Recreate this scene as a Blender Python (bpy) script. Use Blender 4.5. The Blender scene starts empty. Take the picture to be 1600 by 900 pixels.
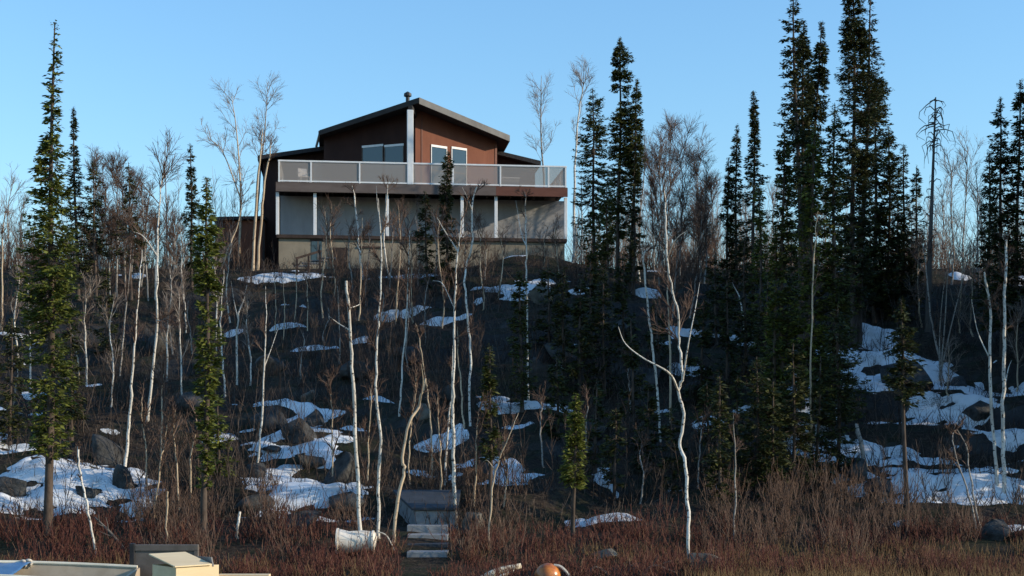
import bpy, math, random
import numpy as np

# ------------------------------------------------------------------ camera, world, sun, exposure
F = 2250.0; HOR = 690.0; CAMZ = 2.8            # focal length in photo pixels, horizon row, eye height
SUN_AZ = 79.0; SUN_EL = 19.0                   # degrees to the right of "towards the viewer", elevation
scene = bpy.context.scene
cam_d = bpy.data.cameras.new('camera'); cam = bpy.data.objects.new('camera', cam_d)
scene.collection.objects.link(cam); scene.camera = cam
cam.location = (0, 0, CAMZ); cam.rotation_euler = (math.radians(90), 0, 0)
cam_d.sensor_width = 36; cam_d.lens = F / 1600 * 36; cam_d.shift_y = (HOR - 450) / 1600
cam_d.clip_start = 0.1; cam_d.clip_end = 9000
world = bpy.data.worlds.new('World'); scene.world = world; world.use_nodes = True
wn = world.node_tree.nodes; wl = world.node_tree.links
sky = wn.new('ShaderNodeTexSky'); sky.sky_type = 'NISHITA'; sky.sun_disc = False
sky.sun_elevation = math.radians(SUN_EL); sky.sun_rotation = math.radians(180 - SUN_AZ)
sky.altitude = 200; sky.air_density = 1.6; sky.dust_density = 0.0; sky.ozone_density = 7.0
wn['Background'].inputs['Strength'].default_value = 0.15
wl.new(sky.outputs[0], wn['Background'].inputs['Color'])
sun_d = bpy.data.lights.new('sun', 'SUN'); sun_d.energy = 3.1; sun_d.angle = math.radians(0.53)
sun_d.color = (1.0, 0.86, 0.66)
sun = bpy.data.objects.new('sun', sun_d); scene.collection.objects.link(sun)
_e, _a = math.radians(SUN_EL), math.radians(SUN_AZ)
from mathutils import Vector
SV = Vector((math.sin(_a) * math.cos(_e), -math.cos(_a) * math.cos(_e), math.sin(_e)))
sun.rotation_euler = SV.to_track_quat('Z', 'Y').to_euler()
sun.location = (60, -10, 40)
vs = scene.view_settings
vs.view_transform = 'Standard'; vs.look = 'None'; vs.gamma = 1; vs.use_curve_mapping = False
vs.exposure = 0.75

# ------------------------------------------------------------------ helpers
R = np.random.RandomState(7)
COL = scene.collection

def _hash(ix, iy, s):
    n = (ix.astype(np.int64) * 374761393 + iy.astype(np.int64) * 668265263 + s * 974634541) & 0xffffffff
    n = ((n ^ (n >> 13)) * 1274126177) & 0xffffffff
    n = n ^ (n >> 16)
    return (n & 0xffff) / 65535.0

def vnoise(x, y, s=0):
    x = np.asarray(x, float); y = np.asarray(y, float)
    ix = np.floor(x); iy = np.floor(y); fx = x - ix; fy = y - iy
    ux = fx * fx * (3 - 2 * fx); uy = fy * fy * (3 - 2 * fy)
    a = _hash(ix, iy, s); b = _hash(ix + 1, iy, s); c = _hash(ix, iy + 1, s); d = _hash(ix + 1, iy + 1, s)
    return (a + (b - a) * ux + (c - a) * uy + (a - b - c + d) * ux * uy) * 2 - 1

def fbm(x, y, s=0, o=4):
    t = 0; amp = 1.0; tot = 0
    for k in range(o):
        t = t + vnoise(np.asarray(x) * 2 ** k, np.asarray(y) * 2 ** k, s + k * 17) * amp
        tot += amp; amp *= 0.5
    return t / tot

def sstep(a, b, x):
    t = np.clip((np.asarray(x, float) - a) / (b - a), 0, 1)
    return t * t * (3 - 2 * t)

PY = [-4000, -20, 29, 31, 35, 41, 48, 56, 64.5, 67.5, 84, 110, 200, 9000]
PZ = [0, 0, 0, 0.12, 1.1, 2.6, 4.75, 7.5, 10.3, 10.9, 10.9, 9.0, 4.0, 3.0]

def ground(x, y):
    x = np.asarray(x, float); y = np.asarray(y, float)
    act = sstep(30, 37, y) * (1 - sstep(60, 66, y))
    yw = y + act * (2.2 * fbm(x / 8, y / 8, 3) + 0.05 * np.clip(x - 6, 0, 14) - 0.9 * sstep(-4, -12, x))
    z = np.interp(yw, PY, PZ)
    s = 1.15; nn = 0.75 * vnoise(x / 5.5, y / 5.5, 11)
    q = z / s + nn; fl = np.floor(q); st = fl + sstep(0.38, 0.86, q - fl)
    z = z + ((st - nn) * s - z) * 0.72 * act
    z = z + act * 0.22 * fbm(x / 1.1, y / 1.1, 5) + 0.05 * fbm(x / 1.7, y / 1.7, 8) * (1 - sstep(80, 300, np.abs(x) + np.abs(y)))
    z = z + 0.75 * np.exp(-((x - 0.9) / 2.4) ** 2 - ((y - 66.2) / 1.3) ** 2)
    return z

def hit(px, py, lo=20.0, hi=95.0):
    """where the line of sight through a photo pixel meets the ground"""
    d = np.arange(lo, hi, 0.08)
    zr = CAMZ + (HOR - py) / F * d
    g = ground((px - 800) / F * d, d)
    k = np.nonzero(g >= zr)[0]
    dd = d[k[0]] if len(k) else 66.0
    return np.array([(px - 800) / F * dd, dd, float(ground((px - 800) / F * dd, dd))])

def at(px, py, d):
    return np.array([(px - 800) / F * d, d, CAMZ + (HOR - py) / F * d])

def mesh_np(name, V, faces):
    """faces: list of (n,k) integer arrays"""
    me = bpy.data.meshes.new(name)
    V = np.asarray(V, np.float32)
    faces = [np.asarray(f, np.int32) for f in faces if len(f)]
    nl = sum(f.size for f in faces); nf = sum(len(f) for f in faces)
    me.vertices.add(len(V)); me.vertices.foreach_set('co', V.ravel())
    me.loops.add(nl); me.loops.foreach_set('vertex_index', np.concatenate([f.ravel() for f in faces]))
    sizes = np.concatenate([np.full(len(f), f.shape[1], np.int32) for f in faces])
    starts = np.concatenate([[0], np.cumsum(sizes)[:-1]]).astype(np.int32)
    me.polygons.add(nf); me.polygons.foreach_set('loop_start', starts)
    try: me.polygons.foreach_set('loop_total', sizes)
    except Exception: pass
    me.update(calc_edges=True)
    return me

def link(name, me, mat=None, parent=None, smooth=False):
    o = bpy.data.objects.new(name, me); COL.objects.link(o)
    if mat is not None and me is not None and not me.materials: me.materials.append(M[mat])
    if parent is not None: o.parent = parent
    if smooth and me is not None: me.polygons.foreach_set('use_smooth', np.ones(len(me.polygons), bool))
    return o

LABELS = {}
def tag(o, label=None, cat=None, group=None, kind=None):
    if label: o['label'] = label
    if cat: o['category'] = cat
    if group: o['group'] = group
    if kind: o['kind'] = kind
    if label:
        if label in LABELS and not (group and LABELS[label] == group): print('DUPLICATE LABEL', label)
        LABELS[label] = group
    return o

def empty(name, loc, rz=0):
    o = bpy.data.objects.new(name, None); COL.objects.link(o)
    o.location = [float(v) for v in loc]; o.rotation_euler = (0, 0, rz); o.empty_display_size = 0.2
    return o

class MB:
    def __init__(s): s.v = []; s.f = []
    def poly(s, vs_, fs):
        b = len(s.v); s.v += [tuple(map(float, p)) for p in vs_]; s.f += [[b + i for i in f] for f in fs]; return s
    def box(s, x0, x1, y0, y1, z0, z1):
        return s.hexa([(x0, y0, z0), (x1, y0, z0), (x1, y1, z0), (x0, y1, z0), (x0, y0, z1), (x1, y0, z1), (x1, y1, z1), (x0, y1, z1)])
    def hexa(s, p):
        return s.poly(p, [(0, 3, 2, 1), (4, 5, 6, 7), (0, 1, 5, 4), (1, 2, 6, 5), (2, 3, 7, 6), (3, 0, 4, 7)])
    def bar(s, a, b, w, h):
        a = Vector(a); b = Vector(b); d = (b - a).normalized()
        up = Vector((0, 0, 1)) if abs(d.z) < 0.95 else Vector((0, 1, 0))
        r = d.cross(up).normalized() * w / 2; u = r.cross(d).normalized() * h / 2
        return s.hexa([a - r - u, a + r - u, b + r - u, b - r - u, a - r + u, a + r + u, b + r + u, b - r + u])
    def tube(s, pts, rad, k=8, cap=True):
        V, Q = tubes(np.array([pts], float), np.array([rad], float), k)
        fs = [list(q) for q in Q]
        n = len(pts)
        if cap: fs += [list(range(k))[::-1], list(range((n - 1) * k, n * k))]
        return s.poly(V, fs)
    def prism(s, pts, off):
        """planar polygon pts extruded by vector off"""
        n = len(pts); off = np.array(off, float)
        P = [np.array(p, float) for p in pts]
        return s.poly([*P, *[p + off for p in P]], [list(range(n))[::-1], list(range(n, 2 * n))] + [[i, (i + 1) % n, (i + 1) % n + n, i + n] for i in range(n)])
    def build(s, name, mat, parent=None, bevel=0, smooth=False):
        me = bpy.data.meshes.new(name); me.from_pydata(s.v, [], s.f); me.update()
        o = link(name, me, mat, parent, smooth)
        if bevel:
            m = o.modifiers.new('bevel', 'BEVEL'); m.width = bevel; m.segments = 2; m.limit_method = 'ANGLE'
        return o

def norm(a): return a / np.maximum(np.linalg.norm(a, axis=-1, keepdims=True), 1e-9)

def tubes(P, rad, k=3):
    """P (n,m,3) polylines, rad (n,m) -> verts, quads"""
    n, m, _ = P.shape
    T = np.empty_like(P); T[:, 1:-1] = P[:, 2:] - P[:, :-2]; T[:, 0] = P[:, 1] - P[:, 0]; T[:, -1] = P[:, -1] - P[:, -2]
    T = norm(T)
    ref = np.where(np.abs(T[:, :1, 2:3]) > 0.8, np.array([0.9, 0.43, 0.0]), np.array([0.0, 0.0, 1.0]))
    A = norm(np.cross(T, np.broadcast_to(ref, T.shape))); B = np.cross(T, A)
    ang = np.arange(k) / k * 2 * np.pi
    V = P[:, :, None, :] + rad[:, :, None, None] * (np.cos(ang)[None, None, :, None] * A[:, :, None, :] + np.sin(ang)[None, None, :, None] * B[:, :, None, :])
    idx = np.arange(n * m * k).reshape(n, m, k); nx = np.roll(idx, -1, axis=2)
    Q = np.stack([idx[:, :-1], nx[:, :-1], nx[:, 1:], idx[:, 1:]], axis=-1).reshape(-1, 4)
    return V.reshape(-1, 3), Q

def join(parts):
    """list of (V, [faces]) -> V, [faces]"""
    Vs = []; Fs = []; b = 0
    for V, fs in parts:
        Vs.append(V); Fs += [np.asarray(f) + b for f in fs]; b += len(V)
    return np.concatenate(Vs), Fs

def resample(pts, m):
    pts = np.asarray(pts, float)
    # smooth Catmull-Rom through the points
    P = np.vstack([2 * pts[0] - pts[1], pts, 2 * pts[-1] - pts[-2]])
    out = []
    n = len(pts) - 1
    for t in np.linspace(0, n - 1e-6, m):
        i = int(t); f = t - i
        p0, p1, p2, p3 = P[i], P[i + 1], P[i + 2], P[i + 3]
        out.append(0.5 * (2 * p1 + (p2 - p0) * f + (2 * p0 - 5 * p1 + 4 * p2 - p3) * f * f + (3 * p1 - p0 - 3 * p2 + p3) * f ** 3))
    return np.array(out)

# ------------------------------------------------------------------ materials
M = {}
def nm(name):
    m = bpy.data.materials.new(name); m.use_nodes = True; M[name] = m
    nt = m.node_tree
    return m, nt, nt.nodes, nt.links, nt.nodes['Principled BSDF']

def ramp(nt, fac, stops):
    r = nt.nodes.new('ShaderNodeValToRGB'); e = r.color_ramp.elements
    while len(e) < len(stops): e.new(0.5)
    for el, (p, c) in zip(e, stops): el.position = p; el.color = (*c, 1)
    nt.links.new(fac, r.inputs[0]); return r.outputs[0]

def noise(nt, scale, detail=4, rough=0.6, vec=None, stretch=None, coord='Object'):
    n = nt.nodes.new('ShaderNodeTexNoise'); n.inputs['Scale'].default_value = scale
    n.inputs['Detail'].default_value = detail; n.inputs['Roughness'].default_value = rough
    tc = nt.nodes.new('ShaderNodeTexCoord')
    if stretch:
        mp = nt.nodes.new('ShaderNodeMapping'); mp.inputs['Scale'].default_value = stretch
        nt.links.new(tc.outputs[coord], mp.inputs[0]); nt.links.new(mp.outputs[0], n.inputs['Vector'])
    else: nt.links.new(tc.outputs[coord], n.inputs['Vector'])
    return n.outputs['Fac']

def bump(nt, b, h, strength=0.4, dist=0.02):
    bp = nt.nodes.new('ShaderNodeBump'); bp.inputs['Strength'].default_value = strength; bp.inputs['Distance'].default_value = dist
    nt.links.new(h, bp.inputs['Height']); nt.links.new(bp.outputs[0], b.inputs['Normal'])

def simple(name, c0, c1, scale=4, rough=0.8, stretch=None, bmp=0.25, metal=0.0, dist=0.02, spec=0.3, detail=5):
    m, nt, N, L, b = nm(name)
    f = noise(nt, scale, detail, 0.62, stretch=stretch)
    L.new(ramp(nt, f, [(0.3, c0), (0.7, c1)]), b.inputs['Base Color'])
    b.inputs['Roughness'].default_value = rough; b.inputs['Metallic'].default_value = metal
    b.inputs['Specular IOR Level'].default_value = spec
    if bmp: bump(nt, b, f, bmp, dist)
    return m

def island(name, stops, rough=0.7, transl=0.0, spec=0.2):
    """foliage and twig material: every island its own shade of the plant's colour"""
    m, nt, N, L, b = nm(name)
    g = N.new('ShaderNodeNewGeometry')
    L.new(ramp(nt, g.outputs['Random Per Island'], stops), b.inputs['Base Color'])
    b.inputs['Roughness'].default_value = rough; b.inputs['Specular IOR Level'].default_value = spec
    if transl:
        t = N.new('ShaderNodeBsdfTranslucent'); mx = N.new('ShaderNodeMixShader'); mx.inputs[0].default_value = transl
        L.new(ramp(nt, g.outputs['Random Per Island'], stops), t.inputs['Color'])
        L.new(b.outputs[0], mx.inputs[1]); L.new(t.outputs[0], mx.inputs[2]); L.new(mx.outputs[0], N['Material Output'].inputs[0])
    return m

# ground: leaf litter, moss, dark lichen-covered rock where it is steep
m, nt, N, L, b = nm('ground')
f1 = noise(nt, 0.9, 6, 0.65); f2 = noise(nt, 9.0, 4, 0.7); f3 = noise(nt, 0.25, 3, 0.5)
lit = ramp(nt, f2, [(0.3, (0.013, 0.009, 0.007)), (0.5, (0.034, 0.024, 0.017)), (0.75, (0.095, 0.07, 0.046))])
moss = ramp(nt, f2, [(0.3, (0.009, 0.012, 0.006)), (0.7, (0.03, 0.032, 0.015))])
rock = ramp(nt, f1, [(0.3, (0.016, 0.016, 0.017)), (0.6, (0.05, 0.049, 0.048)), (0.75, (0.10, 0.097, 0.093))])
mx1 = N.new('ShaderNodeMixRGB'); L.new(ramp(nt, f1, [(0.45, (0, 0, 0)), (0.6, (1, 1, 1))]), mx1.inputs[0]); L.new(lit, mx1.inputs[1]); L.new(moss, mx1.inputs[2])
ge = N.new('ShaderNodeNewGeometry'); sx = N.new('ShaderNodeSeparateXYZ'); L.new(ge.outputs['True Normal'], sx.inputs[0])
mx2 = N.new('ShaderNodeMixRGB'); L.new(ramp(nt, sx.outputs['Z'], [(0.62, (1, 1, 1)), (0.82, (0, 0, 0))]), mx2.inputs[0]); L.new(mx1.outputs[0], mx2.inputs[1]); L.new(rock, mx2.inputs[2])
L.new(mx2.outputs[0], b.inputs['Base Color']); b.inputs['Roughness'].default_value = 0.95; b.inputs['Specular IOR Level'].default_value = 0.15
bump(nt, b, f2, 0.8, 0.08)
# snow: old spring snow, slightly dirty
m, nt, N, L, b = nm('snow')
f1 = noise(nt, 1.6, 5, 0.6); f2 = noise(nt, 14, 4, 0.7)
clean = ramp(nt, f1, [(0.28, (0.46, 0.46, 0.45)), (0.5, (0.66, 0.67, 0.67)), (0.8, (0.78, 0.79, 0.80))])
f4 = noise(nt, 22, 3, 0.75); f5 = noise(nt, 0.7, 3, 0.6)
ml = N.new('ShaderNodeMath'); ml.operation = 'MULTIPLY'; L.new(f4, ml.inputs[0]); L.new(f5, ml.inputs[1])
mxs = N.new('ShaderNodeMixRGB'); L.new(ramp(nt, ml.outputs[0], [(0.29, (0, 0, 0)), (0.40, (0.85, 0.85, 0.85))]), mxs.inputs[0]); L.new(clean, mxs.inputs[1]); mxs.inputs[2].default_value = (0.10, 0.08, 0.06, 1)
L.new(mxs.outputs[0], b.inputs['Base Color'])
b.inputs['Roughness'].default_value = 0.6; b.inputs['Specular IOR Level'].default_value = 0.25
bump(nt, b, f2, 0.5, 0.05)
simple('boulder', (0.012, 0.013, 0.013), (0.085, 0.083, 0.078), 3.0, 0.92, bmp=0.9, dist=0.12, detail=8)
simple('boulder_pale', (0.06, 0.059, 0.05), (0.18, 0.17, 0.14), 3.0, 0.9, bmp=0.6, dist=0.05)
# birch bark: white with dark cross marks
def bark(name, pale, pale2, dark, lo, hi):
    m, nt, N, L, b = nm(name)
    f1 = noise(nt, 3.0, 4, 0.65, stretch=(5.5, 5.5, 4.5)); f2 = noise(nt, 1.1, 3, 0.5); f3 = noise(nt, 9, 3, 0.6)
    mx = N.new('ShaderNodeMixRGB'); L.new(ramp(nt, f1, [(lo, (1, 1, 1)), (hi, (0, 0, 0))]), mx.inputs[0])
    L.new(ramp(nt, f2, [(0.35, pale), (0.65, pale2)]), mx.inputs[1]); mx.inputs[2].default_value = (*dark, 1)
    L.new(mx.outputs[0], b.inputs['Base Color']); b.inputs['Roughness'].default_value = 0.75; b.inputs['Specular IOR Level'].default_value = 0.2
    bump(nt, b, f3, 0.3, 0.01)
bark('birch_white', (0.70, 0.66, 0.58), (0.46, 0.41, 0.34), (0.05, 0.04, 0.035), 0.38, 0.45)
bark('birch_tan', (0.56, 0.44, 0.30), (0.36, 0.27, 0.18), (0.06, 0.045, 0.035), 0.34, 0.40)
bark('birch_grey', (0.36, 0.33, 0.29), (0.22, 0.19, 0.16), (0.04, 0.035, 0.03), 0.38, 0.46)
simple('spruce_bark', (0.035, 0.025, 0.019), (0.12, 0.09, 0.07), 7, 0.95, stretch=(1, 1, 0.35), bmp=0.5)
simple('snag_wood', (0.06, 0.055, 0.05), (0.16, 0.14, 0.12), 6, 0.9, stretch=(1, 1, 0.2), bmp=0.4)
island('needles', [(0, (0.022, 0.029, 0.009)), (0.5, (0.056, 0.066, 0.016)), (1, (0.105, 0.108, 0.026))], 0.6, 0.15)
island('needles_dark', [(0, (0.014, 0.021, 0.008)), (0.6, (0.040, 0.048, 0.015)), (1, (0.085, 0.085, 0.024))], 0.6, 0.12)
island('needles_bright_sunlit', [(0, (0.042, 0.055, 0.012)), (0.5, (0.11, 0.13, 0.024)), (1, (0.18, 0.19, 0.038))], 0.6, 0.2)  # for bright green trees, and sunlight put into the colour of some crowns
island('twig_brown', [(0, (0.045, 0.026, 0.02)), (0.6, (0.10, 0.062, 0.045)), (1, (0.17, 0.115, 0.085))], 0.8)
island('twig_pale', [(0, (0.10, 0.075, 0.06)), (0.6, (0.20, 0.155, 0.125)), (1, (0.32, 0.27, 0.22))], 0.8)
island('twig_red', [(0, (0.03, 0.010, 0.009)), (0.5, (0.085, 0.028, 0.022)), (0.85, (0.13, 0.052, 0.036)), (1, (0.20, 0.12, 0.07))], 0.75)
island('twig_dark', [(0, (0.02, 0.015, 0.013)), (0.6, (0.055, 0.04, 0.033)), (1, (0.13, 0.10, 0.08))], 0.85)
island('dry_grass', [(0, (0.07, 0.04, 0.02)), (0.5, (0.15, 0.09, 0.045)), (1, (0.27, 0.19, 0.095))], 0.8, 0.2)
# house
def siding(name, c0, c1, period, axis='X'):
    m, nt, N, L, b = nm(name)
    f = noise(nt, 2.0, 5, 0.6, stretch=(1, 1, 0.35))
    L.new(ramp(nt, f, [(0.3, c0), (0.7, c1)]), b.inputs['Base Color']); b.inputs['Roughness'].default_value = 0.8
    b.inputs['Specular IOR Level'].default_value = 0.25
    w = N.new('ShaderNodeTexWave'); w.wave_type = 'BANDS'; w.bands_direction = axis; w.wave_profile = 'SAW'
    w.inputs['Scale'].default_value = 0.314 / period
    tc = N.new('ShaderNodeTexCoord'); L.new(tc.outputs['Object'], w.inputs[0])
    bump(nt, b, w.outputs['Fac'], 0.35, 0.015)
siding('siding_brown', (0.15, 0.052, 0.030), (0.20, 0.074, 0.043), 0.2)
siding('siding_dark_shaded', (0.028, 0.012, 0.010), (0.045, 0.02, 0.015), 0.2)  # left walls' shade is put into this dark brown; wings use it too
siding('siding_grey', (0.27, 0.26, 0.255), (0.37, 0.355, 0.34), 0.25, 'Z')
simple('fascia_brown', (0.12, 0.048, 0.032), (0.17, 0.068, 0.045), 3, 0.7, stretch=(0.3, 1, 1))
simple('fascia_muted', (0.10, 0.075, 0.065), (0.16, 0.125, 0.11), 3, 0.8, stretch=(0.3, 1, 1))  # greyer brown for the left run of the deck edge
simple('fascia_grey', (0.11, 0.105, 0.10), (0.17, 0.165, 0.155), 2, 0.7, bmp=0.1)
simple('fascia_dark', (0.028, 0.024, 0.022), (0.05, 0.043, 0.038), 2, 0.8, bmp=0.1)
simple('shingle', (0.02, 0.019, 0.02), (0.055, 0.05, 0.05), 12, 0.9)
simple('plaster', (0.22, 0.185, 0.135), (0.32, 0.27, 0.195), 1.3, 0.9, bmp=0.15)
simple('white_paint', (0.70, 0.70, 0.68), (0.82, 0.82, 0.80), 3, 0.5, bmp=0.05)
simple('metal_black', (0.015, 0.015, 0.016), (0.04, 0.04, 0.042), 5, 0.5, bmp=0.1)
simple('metal_grey', (0.10, 0.085, 0.07), (0.16, 0.135, 0.115), 4, 0.55, bmp=0.1)
simple('wood_dark', (0.03, 0.02, 0.016), (0.075, 0.05, 0.04), 4, 0.85, stretch=(1, 1, 0.25), bmp=0.4)
simple('wood_grey', (0.16, 0.15, 0.145), (0.30, 0.285, 0.27), 4, 0.85, stretch=(0.25, 1, 1), bmp=0.4)
simple('plywood', (0.62, 0.47, 0.27), (0.78, 0.62, 0.38), 3, 0.65, stretch=(0.25, 1, 1), bmp=0.1)
simple('pale_wood', (0.55, 0.46, 0.33), (0.74, 0.66, 0.50), 5, 0.75, stretch=(0.3, 1, 1), bmp=0.3)
simple('slate', (0.025, 0.03, 0.036), (0.05, 0.056, 0.064), 2.5, 0.7, bmp=0.3)
simple('concrete', (0.17, 0.175, 0.18), (0.28, 0.285, 0.285), 3, 0.85, bmp=0.25)
simple('cloth_white', (0.62, 0.52, 0.40), (0.84, 0.77, 0.66), 6, 0.6, bmp=0.3)
simple('boat_tan', (0.38, 0.30, 0.21), (0.50, 0.41, 0.30), 3, 0.45, bmp=0.05)
simple('boat_trim', (0.62, 0.56, 0.42), (0.76, 0.70, 0.55), 3, 0.45, bmp=0.05)
simple('boat_blue', (0.04, 0.11, 0.24), (0.08, 0.18, 0.33), 2, 0.35, bmp=0.05, spec=0.5)
simple('boat_inside', (0.07, 0.03, 0.022), (0.12, 0.055, 0.04), 3, 0.7)
simple('rope', (0.40, 0.36, 0.30), (0.6, 0.55, 0.47), 30, 0.9)
m, nt, N, L, b = nm('buoy_orange')
f = noise(nt, 5, 4, 0.6); L.new(ramp(nt, f, [(0.35, (0.28, 0.07, 0.012)), (0.6, (0.55, 0.18, 0.03)), (0.8, (0.62, 0.28, 0.07))]), b.inputs['Base Color'])
b.inputs['Roughness'].default_value = 0.3; b.inputs['Specular IOR Level'].default_value = 0.6
m, nt, N, L, b = nm('window_glass')
b.inputs['Base Color'].default_value = (0.025, 0.04, 0.05, 1); b.inputs['Roughness'].default_value = 0.06; b.inputs['Specular IOR Level'].default_value = 0.9
m, nt, N, L, b = nm('rail_glass')       # smoked acrylic: mostly clear, a little milky, a little shiny
tr = N.new('ShaderNodeBsdfTransparent'); tr.inputs[0].default_value = (0.78, 0.74, 0.70, 1)
b.inputs['Base Color'].default_value = (0.56, 0.51, 0.47, 1); b.inputs['Roughness'].default_value = 0.15
mx = N.new('ShaderNodeMixShader'); mx.inputs[0].default_value = 0.34
L.new(tr.outputs[0], mx.inputs[1]); L.new(b.outputs[0], mx.inputs[2]); L.new(mx.outputs[0], N['Material Output'].inputs[0])
m, nt, N, L, b = nm('milky_glass')
tr = N.new('ShaderNodeBsdfTransparent'); tr.inputs[0].default_value = (0.9, 0.9, 0.9, 1)
b.inputs['Base Color'].default_value = (0.75, 0.76, 0.76, 1); b.inputs['Roughness'].default_value = 0.3
mx = N.new('ShaderNodeMixShader'); mx.inputs[0].default_value = 0.6
L.new(tr.outputs[0], mx.inputs[1]); L.new(b.outputs[0], mx.inputs[2]); L.new(mx.outputs[0], N['Material Output'].inputs[0])
# ------------------------------------------------------------------ ground and snow
def axis(lo, hi, step, far0, far1):
    core = list(np.arange(lo, hi + 1e-6, step))
    a = []; v = lo; s = step
    while v > far0: s *= 1.35; v -= s; a.append(v)
    b_ = []; v = core[-1]; s = step
    while v < far1: s *= 1.35; v += s; b_.append(v)
    return np.array(a[::-1] + core + b_)
gx = axis(-28, 32, 0.26, -4000, 4000); gy = axis(20, 74, 0.22, -3000, 6000)
GX, GY = np.meshgrid(gx, gy); GZ = ground(GX, GY)
idx = np.arange(GX.size).reshape(GX.shape)
Q = np.stack([idx[:-1, :-1], idx[:-1, 1:], idx[1:, 1:], idx[1:, :-1]], -1).reshape(-1, 4)
g = link('ground', mesh_np('ground', np.stack([GX, GY, GZ], -1).reshape(-1, 3), [Q]), 'ground', smooth=True)
tag(g, 'dark brown leaf-littered hillside with rocky ledges', kind='structure')

SG = 0.11
# snow lies in patches on the ledges: (photo px, py, half width in px, half depth in metres)
SNOW = [(455, 655, 62, 1.6), (470, 690, 70, 1.9), (455, 735, 82, 2.2), (490, 770, 66, 1.6), (560, 800, 52, 0.9), (500, 810, 40, 0.6), (440, 630, 55, 0.7),
        (115, 735, 85, 1.7), (110, 770, 105, 1.5), (30, 760, 55, 1.2), (20, 790, 60, 0.9), (215, 790, 50, 0.8), (20, 705, 40, 0.4), (172, 676, 22, 0.3), (30, 528, 34, 0.35),
        (430, 434, 74, 0.5), (395, 508, 28, 0.2), (370, 520, 18, 0.18), (455, 510, 22, 0.18), (605, 497, 60, 0.22), (700, 503, 60, 0.2), (575, 535, 30, 0.22),
        (800, 452, 56, 0.7), (840, 445, 26, 0.5), (905, 457, 22, 0.3), (765, 466, 22, 0.3), (745, 625, 50, 0.45), (815, 635, 44, 0.35), (870, 640, 36, 0.3), (690, 690, 46, 0.4),
        (738, 725, 34, 0.45), (665, 742, 28, 0.4), (715, 748, 26, 0.4), (790, 735, 28, 0.35), (935, 740, 20, 0.8), (950, 775, 22, 0.6), (1050, 778, 32, 0.6),
        (1085, 523, 40, 0.4), (1080, 580, 30, 0.3), (1105, 664, 18, 0.5), (1160, 535, 26, 0.5), (1170, 640, 24, 0.3), (1005, 458, 22, 0.3),
        (1370, 524, 46, 1.1), (1350, 552, 60, 1.1), (1290, 548, 34, 0.7), (1365, 590, 60, 1.3), (1340, 608, 40, 0.8), (1420, 575, 40, 0.8), (1500, 605, 75, 1.1), (1580, 605, 50, 1.0),
        (1440, 640, 70, 0.7), (1510, 640, 50, 0.6), (1250, 590, 30, 0.6), (1275, 640, 30, 0.4), (1570, 720, 70, 1.9), (1480, 735, 75, 1.6), (1500, 768, 90, 1.1), (1400, 760, 60, 0.9),
        (1345, 750, 50, 0.9), (1290, 705, 46, 0.8), (1330, 710, 40, 0.5), (1590, 770, 50, 0.8), (1560, 830, 40, 0.3), (1425, 820, 30, 0.3), (1590, 585, 30, 0.4)]
sxs = np.arange(-26, 28, SG); sys_ = np.arange(31, 70, SG)
SX, SY = np.meshgrid(sxs, sys_); SZ = ground(SX, SY)
H = np.full(SX.shape, -9.0)
wob = 0.55 * fbm(SX / 1.5, SY / 1.5, 41, 4); wob2 = 0.5 * fbm(SX / 0.8, SY / 0.42, 47, 3)
for px, py, hw, hd in SNOW:
    p = hit(px, py); rx = hw / F * p[1]
    r2 = ((SX - p[0]) / rx) ** 2 + ((SY - p[1]) / hd) ** 2
    H = np.maximum(H, 1 - r2)
sl = np.hypot(*np.gradient(SZ, SG))
H = np.minimum(H, 0.7) * .62 + wob * 1.9 + wob2 * 2.0 - 0.10 - 0.32 * np.clip(sl - 0.75, 0, 2)
# stray dabs of snow left on flat shelves
H = np.maximum(H, 3.2 * (fbm(SX / 2.2, SY / 2.2, 71, 4) - 0.47) - 0.9 * np.clip(sl - 0.3, 0, 2) - 3 * sstep(66, 62, SY) * 0 - 2 * sstep(36, 33, SY))
TH = np.clip(H * 0.2, -0.25, 0.12) + np.where(H > 0, 0.015, 0)
idx = np.arange(SX.size).reshape(SX.shape)
Q = np.stack([idx[:-1, :-1], idx[:-1, 1:], idx[1:, 1:], idx[1:, :-1]], -1).reshape(-1, 4)
keep = TH.ravel()[Q].max(1) > -0.005
Q = Q[keep]; used = np.unique(Q); re = np.full(SX.size, -1); re[used] = np.arange(len(used))
V = np.stack([SX, SY, SZ + TH], -1).reshape(-1, 3)[used]
s = link('snow', mesh_np('snow', V, [re[Q]]), 'snow', smooth=True)
tag(s, 'patches of old snow lying on the ledges of the hillside', 'snow', kind='stuff')
SNOW_FIELD = (sxs, sys_, TH)
def snowy(x, y):
    i = np.clip(((np.asarray(x) - sxs[0]) / SG).astype(int), 0, len(sxs) - 1); j = np.clip(((np.asarray(y) - sys_[0]) / SG).astype(int), 0, len(sys_) - 1)
    return TH[j, i] > 0.0
# ------------------------------------------------------------------ the house on the hilltop
PHI = math.radians(6.5); HC, HS = math.cos(PHI), math.sin(PHI)
HCY = 69.0; HCX = (660 - 800) / F * HCY
def hp(px, py, v):
    """photo pixel on the house plane v -> local u, z"""
    x = (px - 800) / F
    t = (v - HCX * HS + HCY * HC) / (HC - x * HS)
    return ((x * t - HCX) * HC + (t - HCY) * HS, CAMZ + (HOR - py) / F * t)
house = empty('hillside_house', (HCX, HCY, 0), PHI)
tag(house, 'brown two-storey house with wide glass-railed deck on top of the hill', 'house')
def B(name, mat, *boxes, parent=house, bevel=0.0):
    mb = MB()
    for q in boxes: mb.box(*q)
    return mb.build(name, mat, parent, bevel)
UL, UR = hp(432, 288, 0)[0], hp(886, 288, 0)[0]
DZ = 15.12                                       # deck floor
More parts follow.
